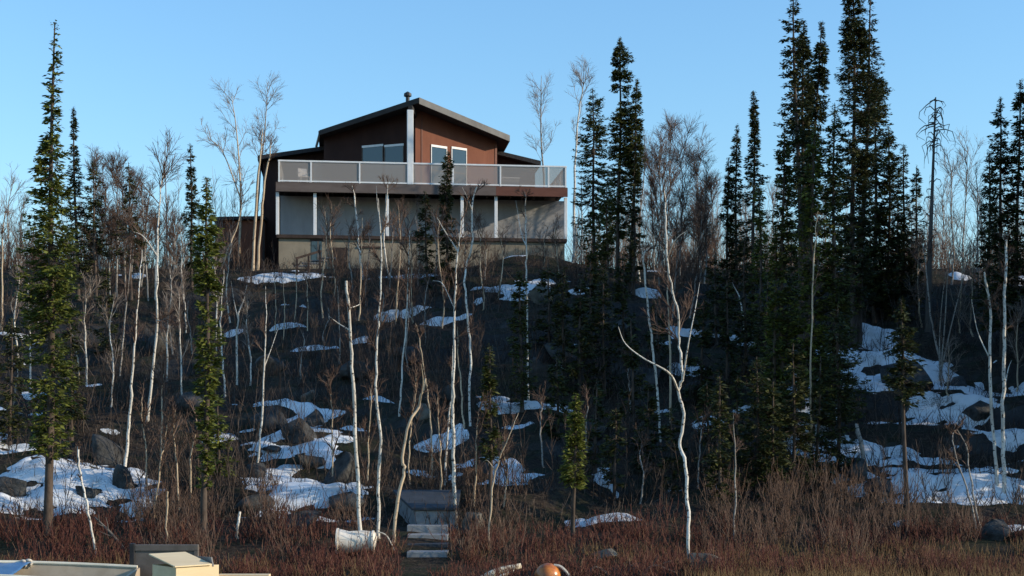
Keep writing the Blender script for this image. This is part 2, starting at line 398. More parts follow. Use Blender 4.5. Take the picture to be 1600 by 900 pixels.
# lower floors
B('storey_wall', 'siding_grey', (UL + .1, UR + .12, 1.7, 11.0, 12.6, 14.74))
TZ = 12.62
B('foundation_wall', 'plaster', (UL + .1, UR - .1, 0.12, 11.2, 10.3, TZ - .16))
B('terrace_slab', 'wood_dark', (UL, UR, -0.02, 1.69, TZ - .157, TZ))
# deck
B('deck_floor', 'wood_dark', (UL, UR, 0.05, 6.0, DZ - .2, DZ))
uS = hp(775, 290, 0)[0]
B('fascia_board', 'fascia_muted', (UL - .03, uS - .002, -0.02, 0.047, DZ - .46, DZ - .02))
B('fascia_board', 'fascia_brown', (uS + .002, UR + .03, -0.02, 0.047, DZ - .46, DZ - .02))
B('deck_beam', 'wood_dark', (UL + .1, UR - .1, 0.35, 0.6, DZ - .40, DZ - .203))
for k in range(24):
    uu = UL + .3 + k * (UR - UL - .6) / 23
    B('joist', 'wood_dark', (uu - .03, uu + .03, 0.62, 1.68, DZ - .38, DZ - .203))
for px in (433.5, 492, 605, 722, 775, 884):
    u = hp(px, 330, 0.2)[0]
    B('deck_post', 'white_paint', (u - .075, u + .075, 0.18, 0.33, TZ + .002, DZ - .462), bevel=.01)
# railing
RT = DZ + 1.02
uc = hp(641, 240, 0.1)[0]
rp = [hp(p, 260, 0.06)[0] for p in (436, 486, 562, 708, 782, 857, 884)]
for a, b_ in ((rp[0] - .05, uc - .152), (uc + .152, rp[-1] + .05)):
    B('top_rail', 'white_paint', (a, b_, 0.05, 0.12, RT - .05, RT + .03), bevel=.008)
    B('bottom_rail', 'white_paint', (a, b_, 0.06, 0.11, DZ + .02, DZ + .09), bevel=.006)
for u in rp:
    B('rail_post', 'white_paint', (u - .035, u + .035, 0.052, 0.118, DZ + .001, RT - .052))
for a, b_ in zip((rp[0], rp[1], rp[2], uc + .12, *rp[3:-1]), (rp[1], rp[2], uc - .12, *rp[3:])):
    B('glass_panel', 'rail_glass', (a + .04, b_ - .04, 0.082, 0.092, DZ + .1, RT - .06))
for u, nm_ in ((rp[0], 'rail_glass'), (rp[-1], 'milky_glass')):
    B('side_rail', 'white_paint', (u - .035, u + .035, 0.122, 5.4, RT - .05, RT + .03), (u - .025, u + .025, 0.122, 5.4, DZ + .02, DZ + .08))
    for v in (1.8, 3.6, 5.36):
        B('rail_post', 'white_paint', (u - .033, u + .033, v - .033, v + .033, DZ + .001, RT - .052))
    for v0, v1 in ((.14, 1.75), (1.85, 3.55), (3.65, 5.3)):
        B('glass_panel', nm_, (u - .005, u + .005, v0, v1, DZ + .1, RT - .06))
# prow-fronted upper floor
UA, VA = hp(649, 200, 2.1)[0], 2.1               # prow corner
ULw = hp(506, 240, 4.6)[0]; URw = hp(776, 240, 4.6)[0]; VE = 4.6
ZR = 19.42; UR0 = hp(655, 160, 0.75)[0]          # ridge
UEL = hp(499, 205, 3.9)[0]; UER = hp(795, 213, 3.9)[0]
ZEL = hp(499, 205, 3.9)[1]; ZER = hp(795, 213, 3.9)[1]
def roof_z(u):
    return ZR + (ZEL - ZR) * (UR0 - u) / (UR0 - UEL) if u < UR0 else ZR + (ZER - ZR) * (u - UR0) / (UER - UR0)
TH_R = 0.22
def wall(name, mat, a, b_, parent=house):
    (u0, v0), (u1, v1) = a, b_
    d = np.array([u1 - u0, v1 - v0, 0.0]); d /= np.linalg.norm(d); n = np.array([-d[1], d[0], 0]) * 0.15
    pts = [(u0, v0, DZ + .001), (u1, v1, DZ + .001), (u1, v1, roof_z(u1) - TH_R - .002)]
    if u0 < UR0 < u1 or u1 < UR0 < u0:
        t = (UR0 - u0) / (u1 - u0); pts.append((UR0, v0 + (v1 - v0) * t, ZR - TH_R - .002))
    pts.append((u0, v0, roof_z(u0) - TH_R - .002))
    return MB().prism(pts, n).build(name, mat, parent)
wl_ = wall('left_wall', 'siding_dark_shaded', (ULw, VE), (UA - .001, VA))  # shade of this side put into the siding colour
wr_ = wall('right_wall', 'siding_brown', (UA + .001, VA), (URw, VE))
B('side_wall', 'siding_dark_shaded', (ULw + .01, ULw + .15, VE + .16, 12.5, DZ + .002, roof_z(ULw) - TH_R - .02))
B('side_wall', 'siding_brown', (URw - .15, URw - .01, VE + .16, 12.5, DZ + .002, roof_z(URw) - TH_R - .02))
B('back_wall', 'siding_dark_shaded', (ULw, URw, 12.51, 12.65, DZ, ZER - TH_R))
# corner trims on the sunny side
def wp(t, off, left=False):
    """point on prow wall at fraction t from prow corner, pushed outwards"""
    e = np.array([(ULw if left else URw) - UA, VE - VA]); d = e / np.linalg.norm(e)
    n = np.array([d[1], -d[0]]) if not left else np.array([-d[1], d[0]])
    p = np.array([UA, VA]) + e * t + n * off
    return p, d, n
def wall_box(name, mat, t0, t1, z0, z1, o0, o1, left=False, parent=house):
    a, _, _ = wp(t0, o0, left); b_, _, _ = wp(t1, o0, left); c, _, _ = wp(t1, o1, left); d, _, _ = wp(t0, o1, left)
    P = [(*a, z0), (*b_, z0), (*c, z0), (*d, z0), (*a, z1), (*b_, z1), (*c, z1), (*d, z1)]
    return MB().hexa(P).build(name, mat, parent)
def t_of(px, left=False):
    best = min(np.linspace(0, 1, 400), key=lambda t: abs(px_of(wp(t, 0, left)[0]) - px))
    return best
def px_of(p):
    X = HCX + p[0] * HC - p[1] * HS; Y = HCY + p[0] * HS + p[1] * HC
    return 800 + X / Y * F
tt = t_of(659)
wall_box('corner_trim', 'fascia_brown', tt - .008, tt + .008, DZ + .003, roof_z(UA + .3) - TH_R - .1, -.01, .03)
wall_box('corner_trim', 'fascia_brown', .975, 1.0, DZ + .003, roof_z(URw) - TH_R - .05, -.01, .03)
def window(px0, px1, ytop, left):
    t0, t1 = sorted((t_of(px0, left), t_of(px1, left)))
    p, _, _ = wp((t0 + t1) / 2, 0, left)
    Y = HCY + p[0] * HS + p[1] * HC
    zt = CAMZ + (HOR - ytop) / F * Y; zb = DZ + .12
    w = wall_box('window', 'window_glass', t0, t1, zb, zt, .004, .02, left)
    k = .035 / np.linalg.norm([(ULw if left else URw) - UA, VE - VA])
    mat = 'white_paint'
    wall_box('window_head', mat, t0 - k, t1 + k, zt + .001, zt + .11, .003, .05, left, w)
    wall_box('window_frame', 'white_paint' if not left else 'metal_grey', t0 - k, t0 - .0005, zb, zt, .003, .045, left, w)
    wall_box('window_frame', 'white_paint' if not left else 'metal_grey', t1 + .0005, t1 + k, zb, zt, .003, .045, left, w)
    zm = zt - (zt - zb) * .52
    wall_box('window_rail', 'metal_grey', t0, t1, zm - .025, zm + .025, .021, .04, left, w)
window(567, 598, 230, True); window(602, 630, 229, True)
window(674, 697, 231, False); window(706, 728, 234, False)
# roof: two slopes with V-shaped overhanging front edge
V0, V1 = 0.75, 3.9
def slope(name, ue, ze):
    top = [(UR0, V0, ZR), (ue, V1, ze), (ue, 13.4, ze), (UR0, 13.4, ZR)]
    mb = MB(); bot = [(a, b_, c - TH_R) for a, b_, c in top]
    mb.hexa([*bot, *top]) if ue > UR0 else mb.hexa([bot[1], bot[0], bot[3], bot[2], top[1], top[0], top[3], top[2]])
    return mb.build(name, 'shingle', house)
slope('roof', UEL, ZEL); slope('roof', UER, ZER)
def rake(name, mat, ue, ze, h, dz=0.04):
    o = np.array([0, -.05, 0.0])
    pts = [(UR0, V0 - .002, ZR + dz - h), (ue, V1 - .002, ze + dz - h), (ue, V1 - .002, ze + dz), (UR0, V0 - .002, ZR + dz)]
    return MB().prism(pts, o).build(name, mat, house)
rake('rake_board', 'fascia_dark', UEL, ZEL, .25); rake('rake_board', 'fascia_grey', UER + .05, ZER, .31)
B('eave_board', 'fascia_grey', (UEL - .05, UEL - .002, V1 + .01, 13.4, ZEL - .26, ZEL + .02))
B('eave_board', 'fascia_grey', (UER + .002, UER + .05, V1 + .01, 13.4, ZER - .26, ZER + .02))
ug, zg = hp(500, 207, 3.95); ug2, zg2 = hp(494, 230, 4.3)
MB().bar((ug, 3.95, zg), (ug2, 4.3, zg2), .09, .09).build('downpipe', 'metal_grey', house)
# white column holding the ridge at the prow
B('ridge_column', 'white_paint', (uc - .15, uc + .15, 0.051, 0.30, DZ + .003, roof_z(uc) - .62), bevel=.02)
MB().bar((uc, .18, roof_z(uc) - .5), (UR0, 3.0, ZR - .46), .2, .24).build('ridge_beam', 'fascia_dark', house)
# stove pipe
us, _ = hp(637, 150, 5.0); zs = hp(637, 148, 5.0)[1]
sp = MB().tube([(us, 5, roof_z(us) - .1), (us, 5, zs - .1)], [.1, .1], 12).build('stove_pipe', 'metal_black', house)
MB().tube([(us, 5, zs - .12), (us, 5, zs - .08), (us, 5, zs + .06), (us, 5, zs + .16)], [.12, .2, .19, .03], 12).build('rain_cap', 'metal_black', sp)
MB().tube([(us, 5, roof_z(us) - .05), (us, 5, roof_z(us) + .25)], [.2, .12], 12).build('flashing', 'metal_black', sp)
# side wings, further back
def wing(name, px_out, z_out_py, u_in, z_in_py, px_in, v, left):
    uo = hp(px_out, z_out_py, v)[0]; zo = hp(px_out, z_out_py, v)[1]; zi = hp(px_in, z_in_py, v)[1]
    u0, u1 = (uo, u_in) if left else (u_in, uo)
    z0, z1 = (zo, zi) if left else (zi, zo)
    MB().prism([(u0, v, 10.4), (u1, v, 10.4), (u1, v, z1 - .2), (u0, v, z0 - .2)], (0, 6.0, 0)).build(name + '_wall', 'siding_dark_shaded', house)
    MB().prism([(u0 - .25 * left, v - .5, z0 - .198 - .03 * left), (u1 + .25 * (not left), v - .5, z1 - .198 - .03 * (not left)), (u1 + .25 * (not left), v - .5, z1), (u0 - .25 * left, v - .5, z0)], (0, 7.0, 0)).build(name + '_roof', 'shingle', house)
wing('left_wing', 411, 246, ULw - .01, 231, 500, 6.6, True)
wing('right_wing', 836, 254, URw + .01, 237, 782, 6.6, False)
# patio door with hanging blinds in the left wing, seen through the railing
ud0, ud1 = hp(492, 260, 6.58)[0], min(hp(530, 260, 6.58)[0], ULw - .1)
zd = hp(500, 251, 6.58)[1]
pd = B('patio_door', 'window_glass', (ud0, ud1, 6.57, 6.598, DZ + .05, zd))
for k in range(8):
    uu = ud0 + (k + .5) * (ud1 - ud0) / 8
    B('blind_slat', 'white_paint' if k % 2 == 0 else 'metal_grey', (uu - .045, uu + .045, 6.545, 6.556, DZ + .12, zd - .08), parent=pd)
# basement window and door under the terrace
uw0, uw1 = hp(487, 380, .1)[0], hp(503, 380, .1)[0]
bw = B('basement_window', 'window_glass', (uw0, uw1, 0.10, 0.117, hp(495, 411, .1)[1], hp(495, 377, .1)[1]))
B('window_frame', 'wood_dark', (uw0 - .08, uw1 + .08, 0.085, 0.118, hp(495, 377, .1)[1] + .001, hp(495, 373, .1)[1] - .02), parent=bw)
um = hp(497, 380, .1)[0]
B('mullion', 'metal_grey', (um - .03, um + .03, 0.082, 0.099, hp(495, 411, .1)[1], hp(495, 377, .1)[1]), parent=bw)
ud0, ud1 = hp(517, 400, .1)[0], hp(543, 400, .1)[0]
bd = B('basement_door', 'wood_dark', (ud0, ud1, 0.04, 0.117, 10.6, hp(530, 387, .1)[1]))
B('door_handle', 'metal_grey', (ud1 - .14, ud1 - .1, -.01, 0.039, 11.45, 11.57), parent=bd)
ub = hp(556, 376, .1)[0]
B('ledger_board', 'wood_dark', (hp(560, 380, .05)[0], hp(602, 380, .05)[0], 0.06, 0.118, 12.05, 12.13))

# things standing on the deck
def wob_chair():
    u, _ = hp(475, 270, 1.1); 
    X, Y = HCX + u * HC - 1.1 * HS, HCY + u * HS + 1.1 * HC
    c = empty('patio_chair', (X, Y, DZ), PHI + .3)
    tag(c, 'white patio chair behind the left end of the deck railing', 'chair')
    MB().box(-.24, .24, -.24, .24, .40, .44).build('seat', 'white_paint', c, .01)
    MB().hexa([(-.24, .2, .45), (.24, .2, .45), (.24, .24, .45), (-.24, .24, .45), (-.22, .3, .9), (.22, .3, .9), (.22, .34, .9), (-.22, .34, .9)]).build('backrest', 'white_paint', c, .01)
    for sx_ in (-1, 1):
        for sy_ in (-1, 1): MB().bar((.2 * sx_, .2 * sy_, .4), (.24 * sx_, .24 * sy_, .0), .04, .04).build('leg', 'white_paint', c)
        MB().box(sx_ * .25 - .03, sx_ * .25 + .03, -.2, .3, .62, .65).build('armrest', 'white_paint', c)
wob_chair()
u, _ = hp(797, 270, 1.0); X, Y = HCX + u * HC - HS, HCY + u * HS + HC
bx = empty('deck_box', (X, Y, DZ), PHI)
tag(bx, 'pale grey storage box on the deck behind the right railing', 'box')
MB().box(-.4, .4, -.25, .25, .02, .50).build('body', 'concrete', bx, .02)
MB().box(-.43, .43, -.28, .28, .502, .57).build('lid', 'white_paint', bx, .02)
# ------------------------------------------------------------------ spruces
def spruce_mesh(seed, H, prof, cb, lean, dens=1.0, droop=0.5, spray=0.165, gap=0.0, club=0.0):
    """prof(t)->radius; lean (dx,dy) of the tip. Returns trunk (V,F) and crown (V,F), crown branches (V,F)"""
    r = np.random.RandomState(seed)
    zz = np.linspace(0, 1, 14)
    wv = np.stack([0.012 * H * np.sin(zz * 5 + seed) * zz * (1 - zz) * 2, 0.012 * H * np.cos(zz * 4 + seed * 1.7) * zz * (1 - zz) * 2], -1)
    axis_p = np.stack([lean[0] * zz + wv[:, 0], lean[1] * zz + wv[:, 1], H * zz], -1)
    r0 = 0.006 * H + 0.022
    rad = r0 * (1 - zz) ** 0.8 + 0.012; rad[0] *= 1.25
    trunk = tubes(axis_p[None], rad[None], 7)
    ax = lambda t: np.stack([np.interp(t, zz, axis_p[:, i]) for i in range(3)], -1)
    n = int(H * 30 * dens)
    t = cb + (1 - cb) * r.rand(n) ** 0.9
    if club: t = np.concatenate([t, 1 - club * r.rand(int(n * .25))]); n = len(t)
    az = r.rand(n) * 2 * np.pi
    # tufted whorls and missing sides
    cl = vnoise(t * H * 1.3, az * 0.9, seed) * 0.5 + vnoise(t * H * 0.5, az * 0.5 + 9, seed + 5) * 0.6
    keep = cl > -0.55 + gap
    t, az, cl = t[keep], az[keep], cl[keep]; n = len(t)
    L = prof(t) * (0.72 + 0.35 * r.rand(n)) * np.clip(0.95 + 0.85 * cl, .3, 1.6)
    L = np.maximum(L * np.clip((1.0 - t) * 9 + .18, 0, 1), 0.04)
    up = np.where(t > 0.88, 0.5, -droop * (0.5 + 0.7 * r.rand(n)))
    S = ax(t); D = np.stack([np.cos(az), np.sin(az), np.zeros(n)], -1)
    mid = S + D * (L * 0.55)[:, None] + np.array([0, 0, 1.0]) * (up * L * 0.55)[:, None]
    tip = S + D * L[:, None] + np.array([0, 0, 1.0]) * (up * L * 0.62 + 0.12 * L)[:, None]
    P = np.stack([S, mid, tip], 1)
    br = tubes(P, np.stack([0.008 + 0.010 * L, 0.007 + 0.004 * L, np.full(n, .004)], 1), 3)
    k = np.maximum(6, (L * 52 + 7)).astype(int)
    bi = np.repeat(np.arange(n), k); m = len(bi)
    s = 0.12 + 0.92 * r.rand(m) ** 0.75
    base = np.where((s < 0.55)[:, None], S[bi] + (mid - S)[bi] * (s / 0.55)[:, None], mid[bi] + (tip - mid)[bi] * ((s - 0.55) / 0.45)[:, None])
    side = norm(np.cross(D[bi], np.array([0, 0, 1.0])))
    sg = np.sign(r.rand(m) - 0.5)
    dirv = norm(D[bi] * (0.5 + 0.5 * r.rand(m))[:, None] + side * (sg * (0.3 + 0.7 * r.rand(m)))[:, None] + np.array([0, 0, 1.0]) * (r.randn(m) * 0.3 - 0.12)[:, None])
    ln = spray * (0.5 + 0.8 * r.rand(m)) * (1.1 - 0.35 * s) * np.clip((1.0 - t[bi]) * 7 + .42, 0, 1)
    wd = ln * (0.13 + 0.10 * r.rand(m))
    w = norm(np.cross(dirv, norm(r.randn(m, 3) * 0.6 + np.array([0, 0, 1.0])))) * wd[:, None]
    base = base + r.randn(m, 3) * 0.03
    md = base + dirv * (ln * 0.45)[:, None]
    V = np.stack([base, md + w, base + dirv * ln[:, None], md - w], 1).reshape(-1, 3)
    Q = np.arange(m * 4).reshape(m, 4)
    return trunk, (V, [Q]), br

NEED = {'n': 'needles', 'd': 'needles_dark', 'b': 'needles_bright_sunlit'}
SEED = [100]
def spruce(label, base, top, w, cb=0.1, dens=1.0, mat='n', d=None, droop=0.5, gap=0.0, club=0.0, shape='cone', spray=0.165, group=None, name='spruce_tree'):
    """base/top photo pixels, w = crown half width in px"""
    if d is None: p = hit(*base)
    else: p = np.array([(base[0] - 800) / F * d, d, float(ground((base[0] - 800) / F * d, d))])
    tp = at(top[0], top[1], p[1]); H = tp[2] - p[2] + .05; wm = w / F * p[1]
    SEED[0] += 1
    if shape == 'cone': prof = lambda t: wm * (0.10 + 0.95 * np.clip((1 - t) / (1 - cb), 0, 1) ** 0.75) * np.clip(0.55 + (t - cb) * 4, 0.4, 1)
    elif shape == 'column': prof = lambda t: wm * (0.16 + 0.9 * np.clip((1 - t) / (1 - cb) * 2.2, 0, 1) ** 0.6 * (0.75 + 0.25 * (1 - t))) * np.clip(0.55 + (t - cb) * 4, 0.4, 1)
    elif shape == 'spire': prof = lambda t: wm * (0.13 + 1.0 * np.clip((0.80 - t) / 0.45, 0, 1) ** 0.9 + 0.10 * (1 - t))
    else: prof = lambda t: wm * np.interp(t, *zip(*shape))
    tr, cr, br = spruce_mesh(SEED[0], H, prof, cb, (tp[0] - p[0], 0.15 * R.randn()), dens, droop, spray, gap, club)
    o = empty(name, p); 
    link('trunk', mesh_np('trunk', tr[0], [tr[1]]), 'spruce_bark', o, True)
    link('branches', mesh_np('branches', br[0], [br[1]]), 'spruce_bark', o)['kind'] = 'stuff'
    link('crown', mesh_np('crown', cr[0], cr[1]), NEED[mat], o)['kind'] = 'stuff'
    tag(o, label, 'tree', group)
    return o

spruce('tallest spruce at the far left, ragged spire above a broad green crown', (74, 838), (80, 33), 44, cb=.16, dens=1.6, mat='b', shape=[(0, .3), (.15, .55), (.3, 1.0), (.52, 1.0), (.62, .8), (.70, .5), (.78, .34), (.88, .26), (.95, .2), (1, .08)], gap=.34)  # bright needles put the crown's sunlight into its colour
spruce('narrow dark spruce close behind the tallest left spruce', (122, 470), (115, 171), 24, cb=.1, mat='d', shape='spire', club=.1)
spruce('bent spruce with a drooping crooked top in the left thicket', (150, 470), (146, 252), 30, cb=.2, mat='d', dens=.7, gap=.2)
spruce('dark spruce among the brown birches left of the shed', (205, 470), (200, 255), 28, cb=.25, mat='d', dens=.5, gap=.3)
spruce('pole-thin dark spruce alone against the sky left of the shed', (300, 452), (298, 228), 9, cb=.05, mat='d', shape='column', dens=1.3, spray=.16)
spruce('slender green spruce with bright crown beside the brown shed', (318, 842), (323, 281), 22, cb=.14, mat='b', shape=[(0, .5), (.14, .3), (.34, .45), (.42, .6), (.6, .95), (.8, 1), (.9, .45), (.97, .28), (1, .1)], dens=1.5)
spruce('young dark spruce leaning on the lower left slope', (342, 760), (340, 622), 26, cb=.1, mat='b', dens=1.0)
spruce('dark pointed spruce standing in front of the deck railing', (698, 470), (700, 240), 15, cb=.05, mat='d', shape='column', dens=1.5, spray=.17)
spruce('thin broken spruce in front of the house left of the railing spruce', (668, 470), (664, 300), 13, cb=.1, mat='d', shape='column', dens=.9, gap=.2, spray=.17)
spruce('full dark spruce right of the house beside the white birches', (930, 440), (926, 140), 44, cb=.1, mat='n', dens=1.25)
spruce('tall clumpy-topped spruce right of the house', (966, 452), (968, 62), 27, cb=.2, mat='n', shape=[(0, .5), (.2, .75), (.5, .8), (.6, .55), (.72, 1), (.88, .75), (.96, .3), (1, .12)], dens=1.7, club=.35, gap=.05)
spruce('second slim top just right of the clumpy-topped spruce', (984, 456), (995, 126), 15, cb=.5, mat='n', shape='column', dens=1.3, gap=.05)
spruce('short dark spruce at the foot of the clumpy-topped spruce', (990, 462), (992, 240), 20, cb=.1, mat='d')
spruce('green spruce under the tall clumpy spruce, at its left', (950, 470), (948, 290), 28, cb=.05, mat='n')
spruce('thin black spruce with a bare tip left of the tall right stand', (1150, 470), (1151, 198), 15, cb=.05, mat='d', shape='column', dens=1.3, spray=.16)
spruce('small slim spruce at the left foot of the bare-tipped spruce', (1136, 470), (1137, 250), 12, cb=.05, mat='d', shape='column')
spruce('slender spruce with tufted top rising left of the right stand', (1178, 490), (1178, 144), 26, cb=.1, mat='d', shape='spire', dens=1.1, club=.22)
spruce('green young spruce below the tufted-top spruce', (1190, 560), (1186, 290), 24, cb=.05, mat='b')
spruce('sparse snaggy spruce at the left of the tallest right group', (1252, 640), (1240, -22), 26, cb=.2, mat='d', dens=.75, gap=.5, shape='column', droop=.8)
spruce('narrow tufted spruce second from left in the tallest right group', (1258, 620), (1254, 40), 18, cb=.4, mat='d', dens=.8, club=.1, gap=.2, shape='column')
spruce('leaning bare-stemmed spruce with bushy tip in the right group', (1258, 600), (1286, 34), 17, cb=.45, mat='d', dens=.9, gap=.2, club=.17, shape='column')
spruce('thin spruce between the leaning one and the dense tall one', (1266, 580), (1263, 98), 14, cb=.3, mat='d', dens=.7, gap=.2, shape='column')
spruce('tallest dense dark spruce right of centre, top out of frame', (1334, 540), (1332, -40), 42, cb=.1, mat='d', dens=1.5, shape='column', club=.2)
spruce('sparse leaning spruce with hanging tufts beside the tallest dense one', (1342, 540), (1364, -30), 22, cb=.4, mat='d', dens=.55, gap=.3, shape='column', droop=.9)
spruce('round-headed spruce at the right of the tallest dense one', (1366, 507), (1368, 116), 38, cb=.1, mat='n', dens=1.2, shape=[(0, .6), (.3, 1), (.6, .9), (.72, .6), (.86, .75), (.95, .6), (1, .15)], club=.2)
spruce('broad dark spruce filling the middle of the right stand', (1300, 690), (1302, 168), 50, cb=.06, mat='n', dens=1.3)
spruce('olive green spruce with sun painted into its needles in the right stand', (1268, 700), (1272, 196), 40, cb=.1, mat='b', dens=1.2)
spruce('dark bushy spruce at the left flank of the right stand', (1222, 690), (1222, 205), 32, cb=.06, mat='n', dens=1.2)
spruce('low green spruce in front of the left flank of the right stand', (1212, 700), (1213, 350), 28, cb=.05, mat='b', dens=1.2)
spruce('dark spruce at the right flank of the right stand', (1388, 502), (1388, 200), 40, cb=.06, mat='d', dens=1.2)
spruce('slim spruce right of the right stand, taller of a thin pair', (1410, 500), (1411, 228), 15, cb=.05, mat='d', shape='column')
spruce('slim spruce right of the right stand, shorter of a thin pair', (1433, 500), (1434, 260), 15, cb=.05, mat='d', shape='column')
spruce('dark spruce below the thin pair at the right', (1402, 507), (1400, 330), 30, cb=.05, mat='d')
spruce('tall dark spruce near the right edge, left of two', (1566, 560), (1565, 155), 40, cb=.1, mat='d', dens=1.3)
spruce('tall dark spruce near the right edge, right of two', (1588, 560), (1589, 131), 35, cb=.1, mat='d', dens=1.2, gap=.1)
spruce('small knobby spruce left of the two dark right-edge spruces', (1545, 540), (1544, 238), 20, cb=.1, mat='d', shape='column')
spruce('small bright green spruce on a bare stem above the red brush', (895, 838), (899, 620), 19, cb=.34, mat='b', dens=1.7, spray=.15, shape=[(0, .6), (.34, .75), (.5, 1), (.7, .75), (.9, .35), (1, .1)])
spruce('slim green spruce low on the slope between white birches', (766, 800), (765, 545), 16, cb=.3, mat='n', dens=1.1, spray=.16)
spruce('narrow dark green spruce on the slope under the deck', (816, 645), (812, 424), 16, cb=.05, mat='n', dens=1.2, shape='column')
spruce('dark young spruce low on the slope right of the forked birch', (1125, 800), (1124, 590), 24, cb=.1, mat='d', dens=1.1)
spruce('small dark spruce with bare stem standing in the right snow patch', (1417, 792), (1410, 470), 32, cb=.5, mat='d', dens=.9, gap=.15)
spruce('dark spruce in deep shade right of the small bright spruce', (960, 790), (962, 640), 20, cb=.2, mat='d', dens=.8)
spruce('dark slope spruce between the forked birch and the right stand', (1185, 780), (1183, 560), 38, cb=.05, mat='d', dens=1.1)
spruce('wide dark slope spruce at the bottom of the right stand', (1240, 775), (1238, 540), 42, cb=.05, mat='d', dens=1.2)
spruce('dark slope spruce below the broad middle of the right stand', (1310, 740), (1306, 480), 40, cb=.05, mat='d', dens=1.1)
spruce('dark slope spruce just below the clumpy-topped spruce', (880, 600), (880, 420), 30, cb=.05, mat='d', dens=1.0)
spruce('shaded spruce on the slope left of the birch with two forks', (945, 620), (942, 420), 32, cb=.05, mat='d', dens=1.0)
spruce('shaded spruce high on the slope right of the brown birches', (1120, 540), (1118, 400), 30, cb=.05, mat='d', dens=1.0)
spruce('bushy spruce at the left frame edge above the snow', (15, 700), (18, 500), 30, cb=.05, mat='d', dens=1.0)
spruce('dark low spruce beside the trunk of the tallest left spruce', (112, 690), (110, 480), 30, cb=.1, mat='d', dens=1.0)
spruce('dark spruce on the left slope behind the speckled birch', (165, 560), (163, 420), 28, cb=.05, mat='d', dens=1.0)

# dead snag with hooked drooping limbs
p = hit(1450, 520); tp = at(1462, 152, p[1])
sn = empty('dead_spruce', p); tag(sn, 'dead leaning spruce snag with drooping hooked bare limbs at right', 'tree')
pts = resample([p * 0, (at(1452, 430, p[1]) - p), (at(1457, 290, p[1]) - p), tp - p], 14)
t_ = tubes(pts[None], np.linspace(.13, .025, 14)[None], 7); link('trunk', mesh_np('trunk', t_[0], [t_[1]]), 'snag_wood', sn, True)
rr = np.random.RandomState(5); Ps = []
for k in range(52):
    f = 0.80 + 0.20 * rr.rand() if k < 38 else .5 + .3 * rr.rand(); c = pts[0] + 0; c = np.array([np.interp(f, np.linspace(0, 1, 14), pts[:, i]) for i in range(3)])
    a = rr.rand() * 6.28; l = (0.25 + 0.7 * rr.rand() ** 1.5) * (1.0 if f > .8 else .5); dv = np.array([math.cos(a), math.sin(a), 0])
    j_ = rr.randn(5, 3) * .07 * l; j_[0] = 0; u_ = rr.randn() * .25
    Ps.append(np.stack([c, c + dv * l * .45 + [0, 0, (.16 + u_) * l], c + dv * l * .85 + [0, 0, u_ * l], c + dv * l + [0, 0, (u_ - .35) * l], c + dv * l * (.7 + .4 * rr.rand()) + [0, 0, (u_ - .7) * l]]) + j_)
t_ = tubes(np.array(Ps), np.tile(np.linspace(.024, .007, 5), (52, 1)), 4); link('branches', mesh_np('branches', t_[0], [t_[1]]), 'snag_wood', sn)['kind'] = 'stuff'

# ------------------------------------------------------------------ birches
def grow(P, r, n, lo, hi, ang, length, m, upb, rng, wig=0.08):
    """children of polylines P (N,m0,3): n per parent"""
    N, m0, _ = P.shape
    pi = np.repeat(np.arange(N), n); K = len(pi)
    t = lo + (hi - lo) * rng.rand(K); x = t * (m0 - 1); i = np.minimum(x.astype(int), m0 - 2); f = (x - i)[:, None]
    S = P[pi, i] * (1 - f) + P[pi, i + 1] * f
    T = norm(P[pi, i + 1] - P[pi, i])
    q = norm(np.cross(T, rng.randn(K, 3)))
    a = ang * (0.6 + 0.7 * rng.rand(K))[:, None]
    D = norm(T * np.cos(a) + q * np.sin(a))
    L = length * (0.45 + 0.75 * rng.rand(K)) * (1.15 - 0.6 * t)
    out = [S]; cur = S; d = D
    for k in range(m - 1):
        d = norm(d + np.array([0, 0, upb]) + rng.randn(K, 3) * wig); cur = cur + d * (L / (m - 1))[:, None]; out.append(cur)
    return np.stack(out, 1)

def crown_twigs(trunk_pts, rng, limbs, size, lo=.45, dense=1.0, spread=0.75):
    P0 = trunk_pts[None]
    A = grow(P0, None, limbs, lo, .98, spread, size, 5, .10, rng)
    Bq = grow(A, None, max(2, int(6 * dense)), .2, .98, .6, size * .45, 3, .06, rng)
    C = grow(Bq, None, max(2, int(5 * dense)), .15, .98, .6, size * .26, 2, .03, rng)
    parts = []
    for Pq, r0, r1, k in ((A, .017, .006, 4), (Bq, .008, .004, 3), (C, .005, .003, 3)):
        v, q = tubes(Pq, np.tile(np.linspace(r0, r1, Pq.shape[1]), (len(Pq), 1)), k); parts.append((v, [q]))
    return parts

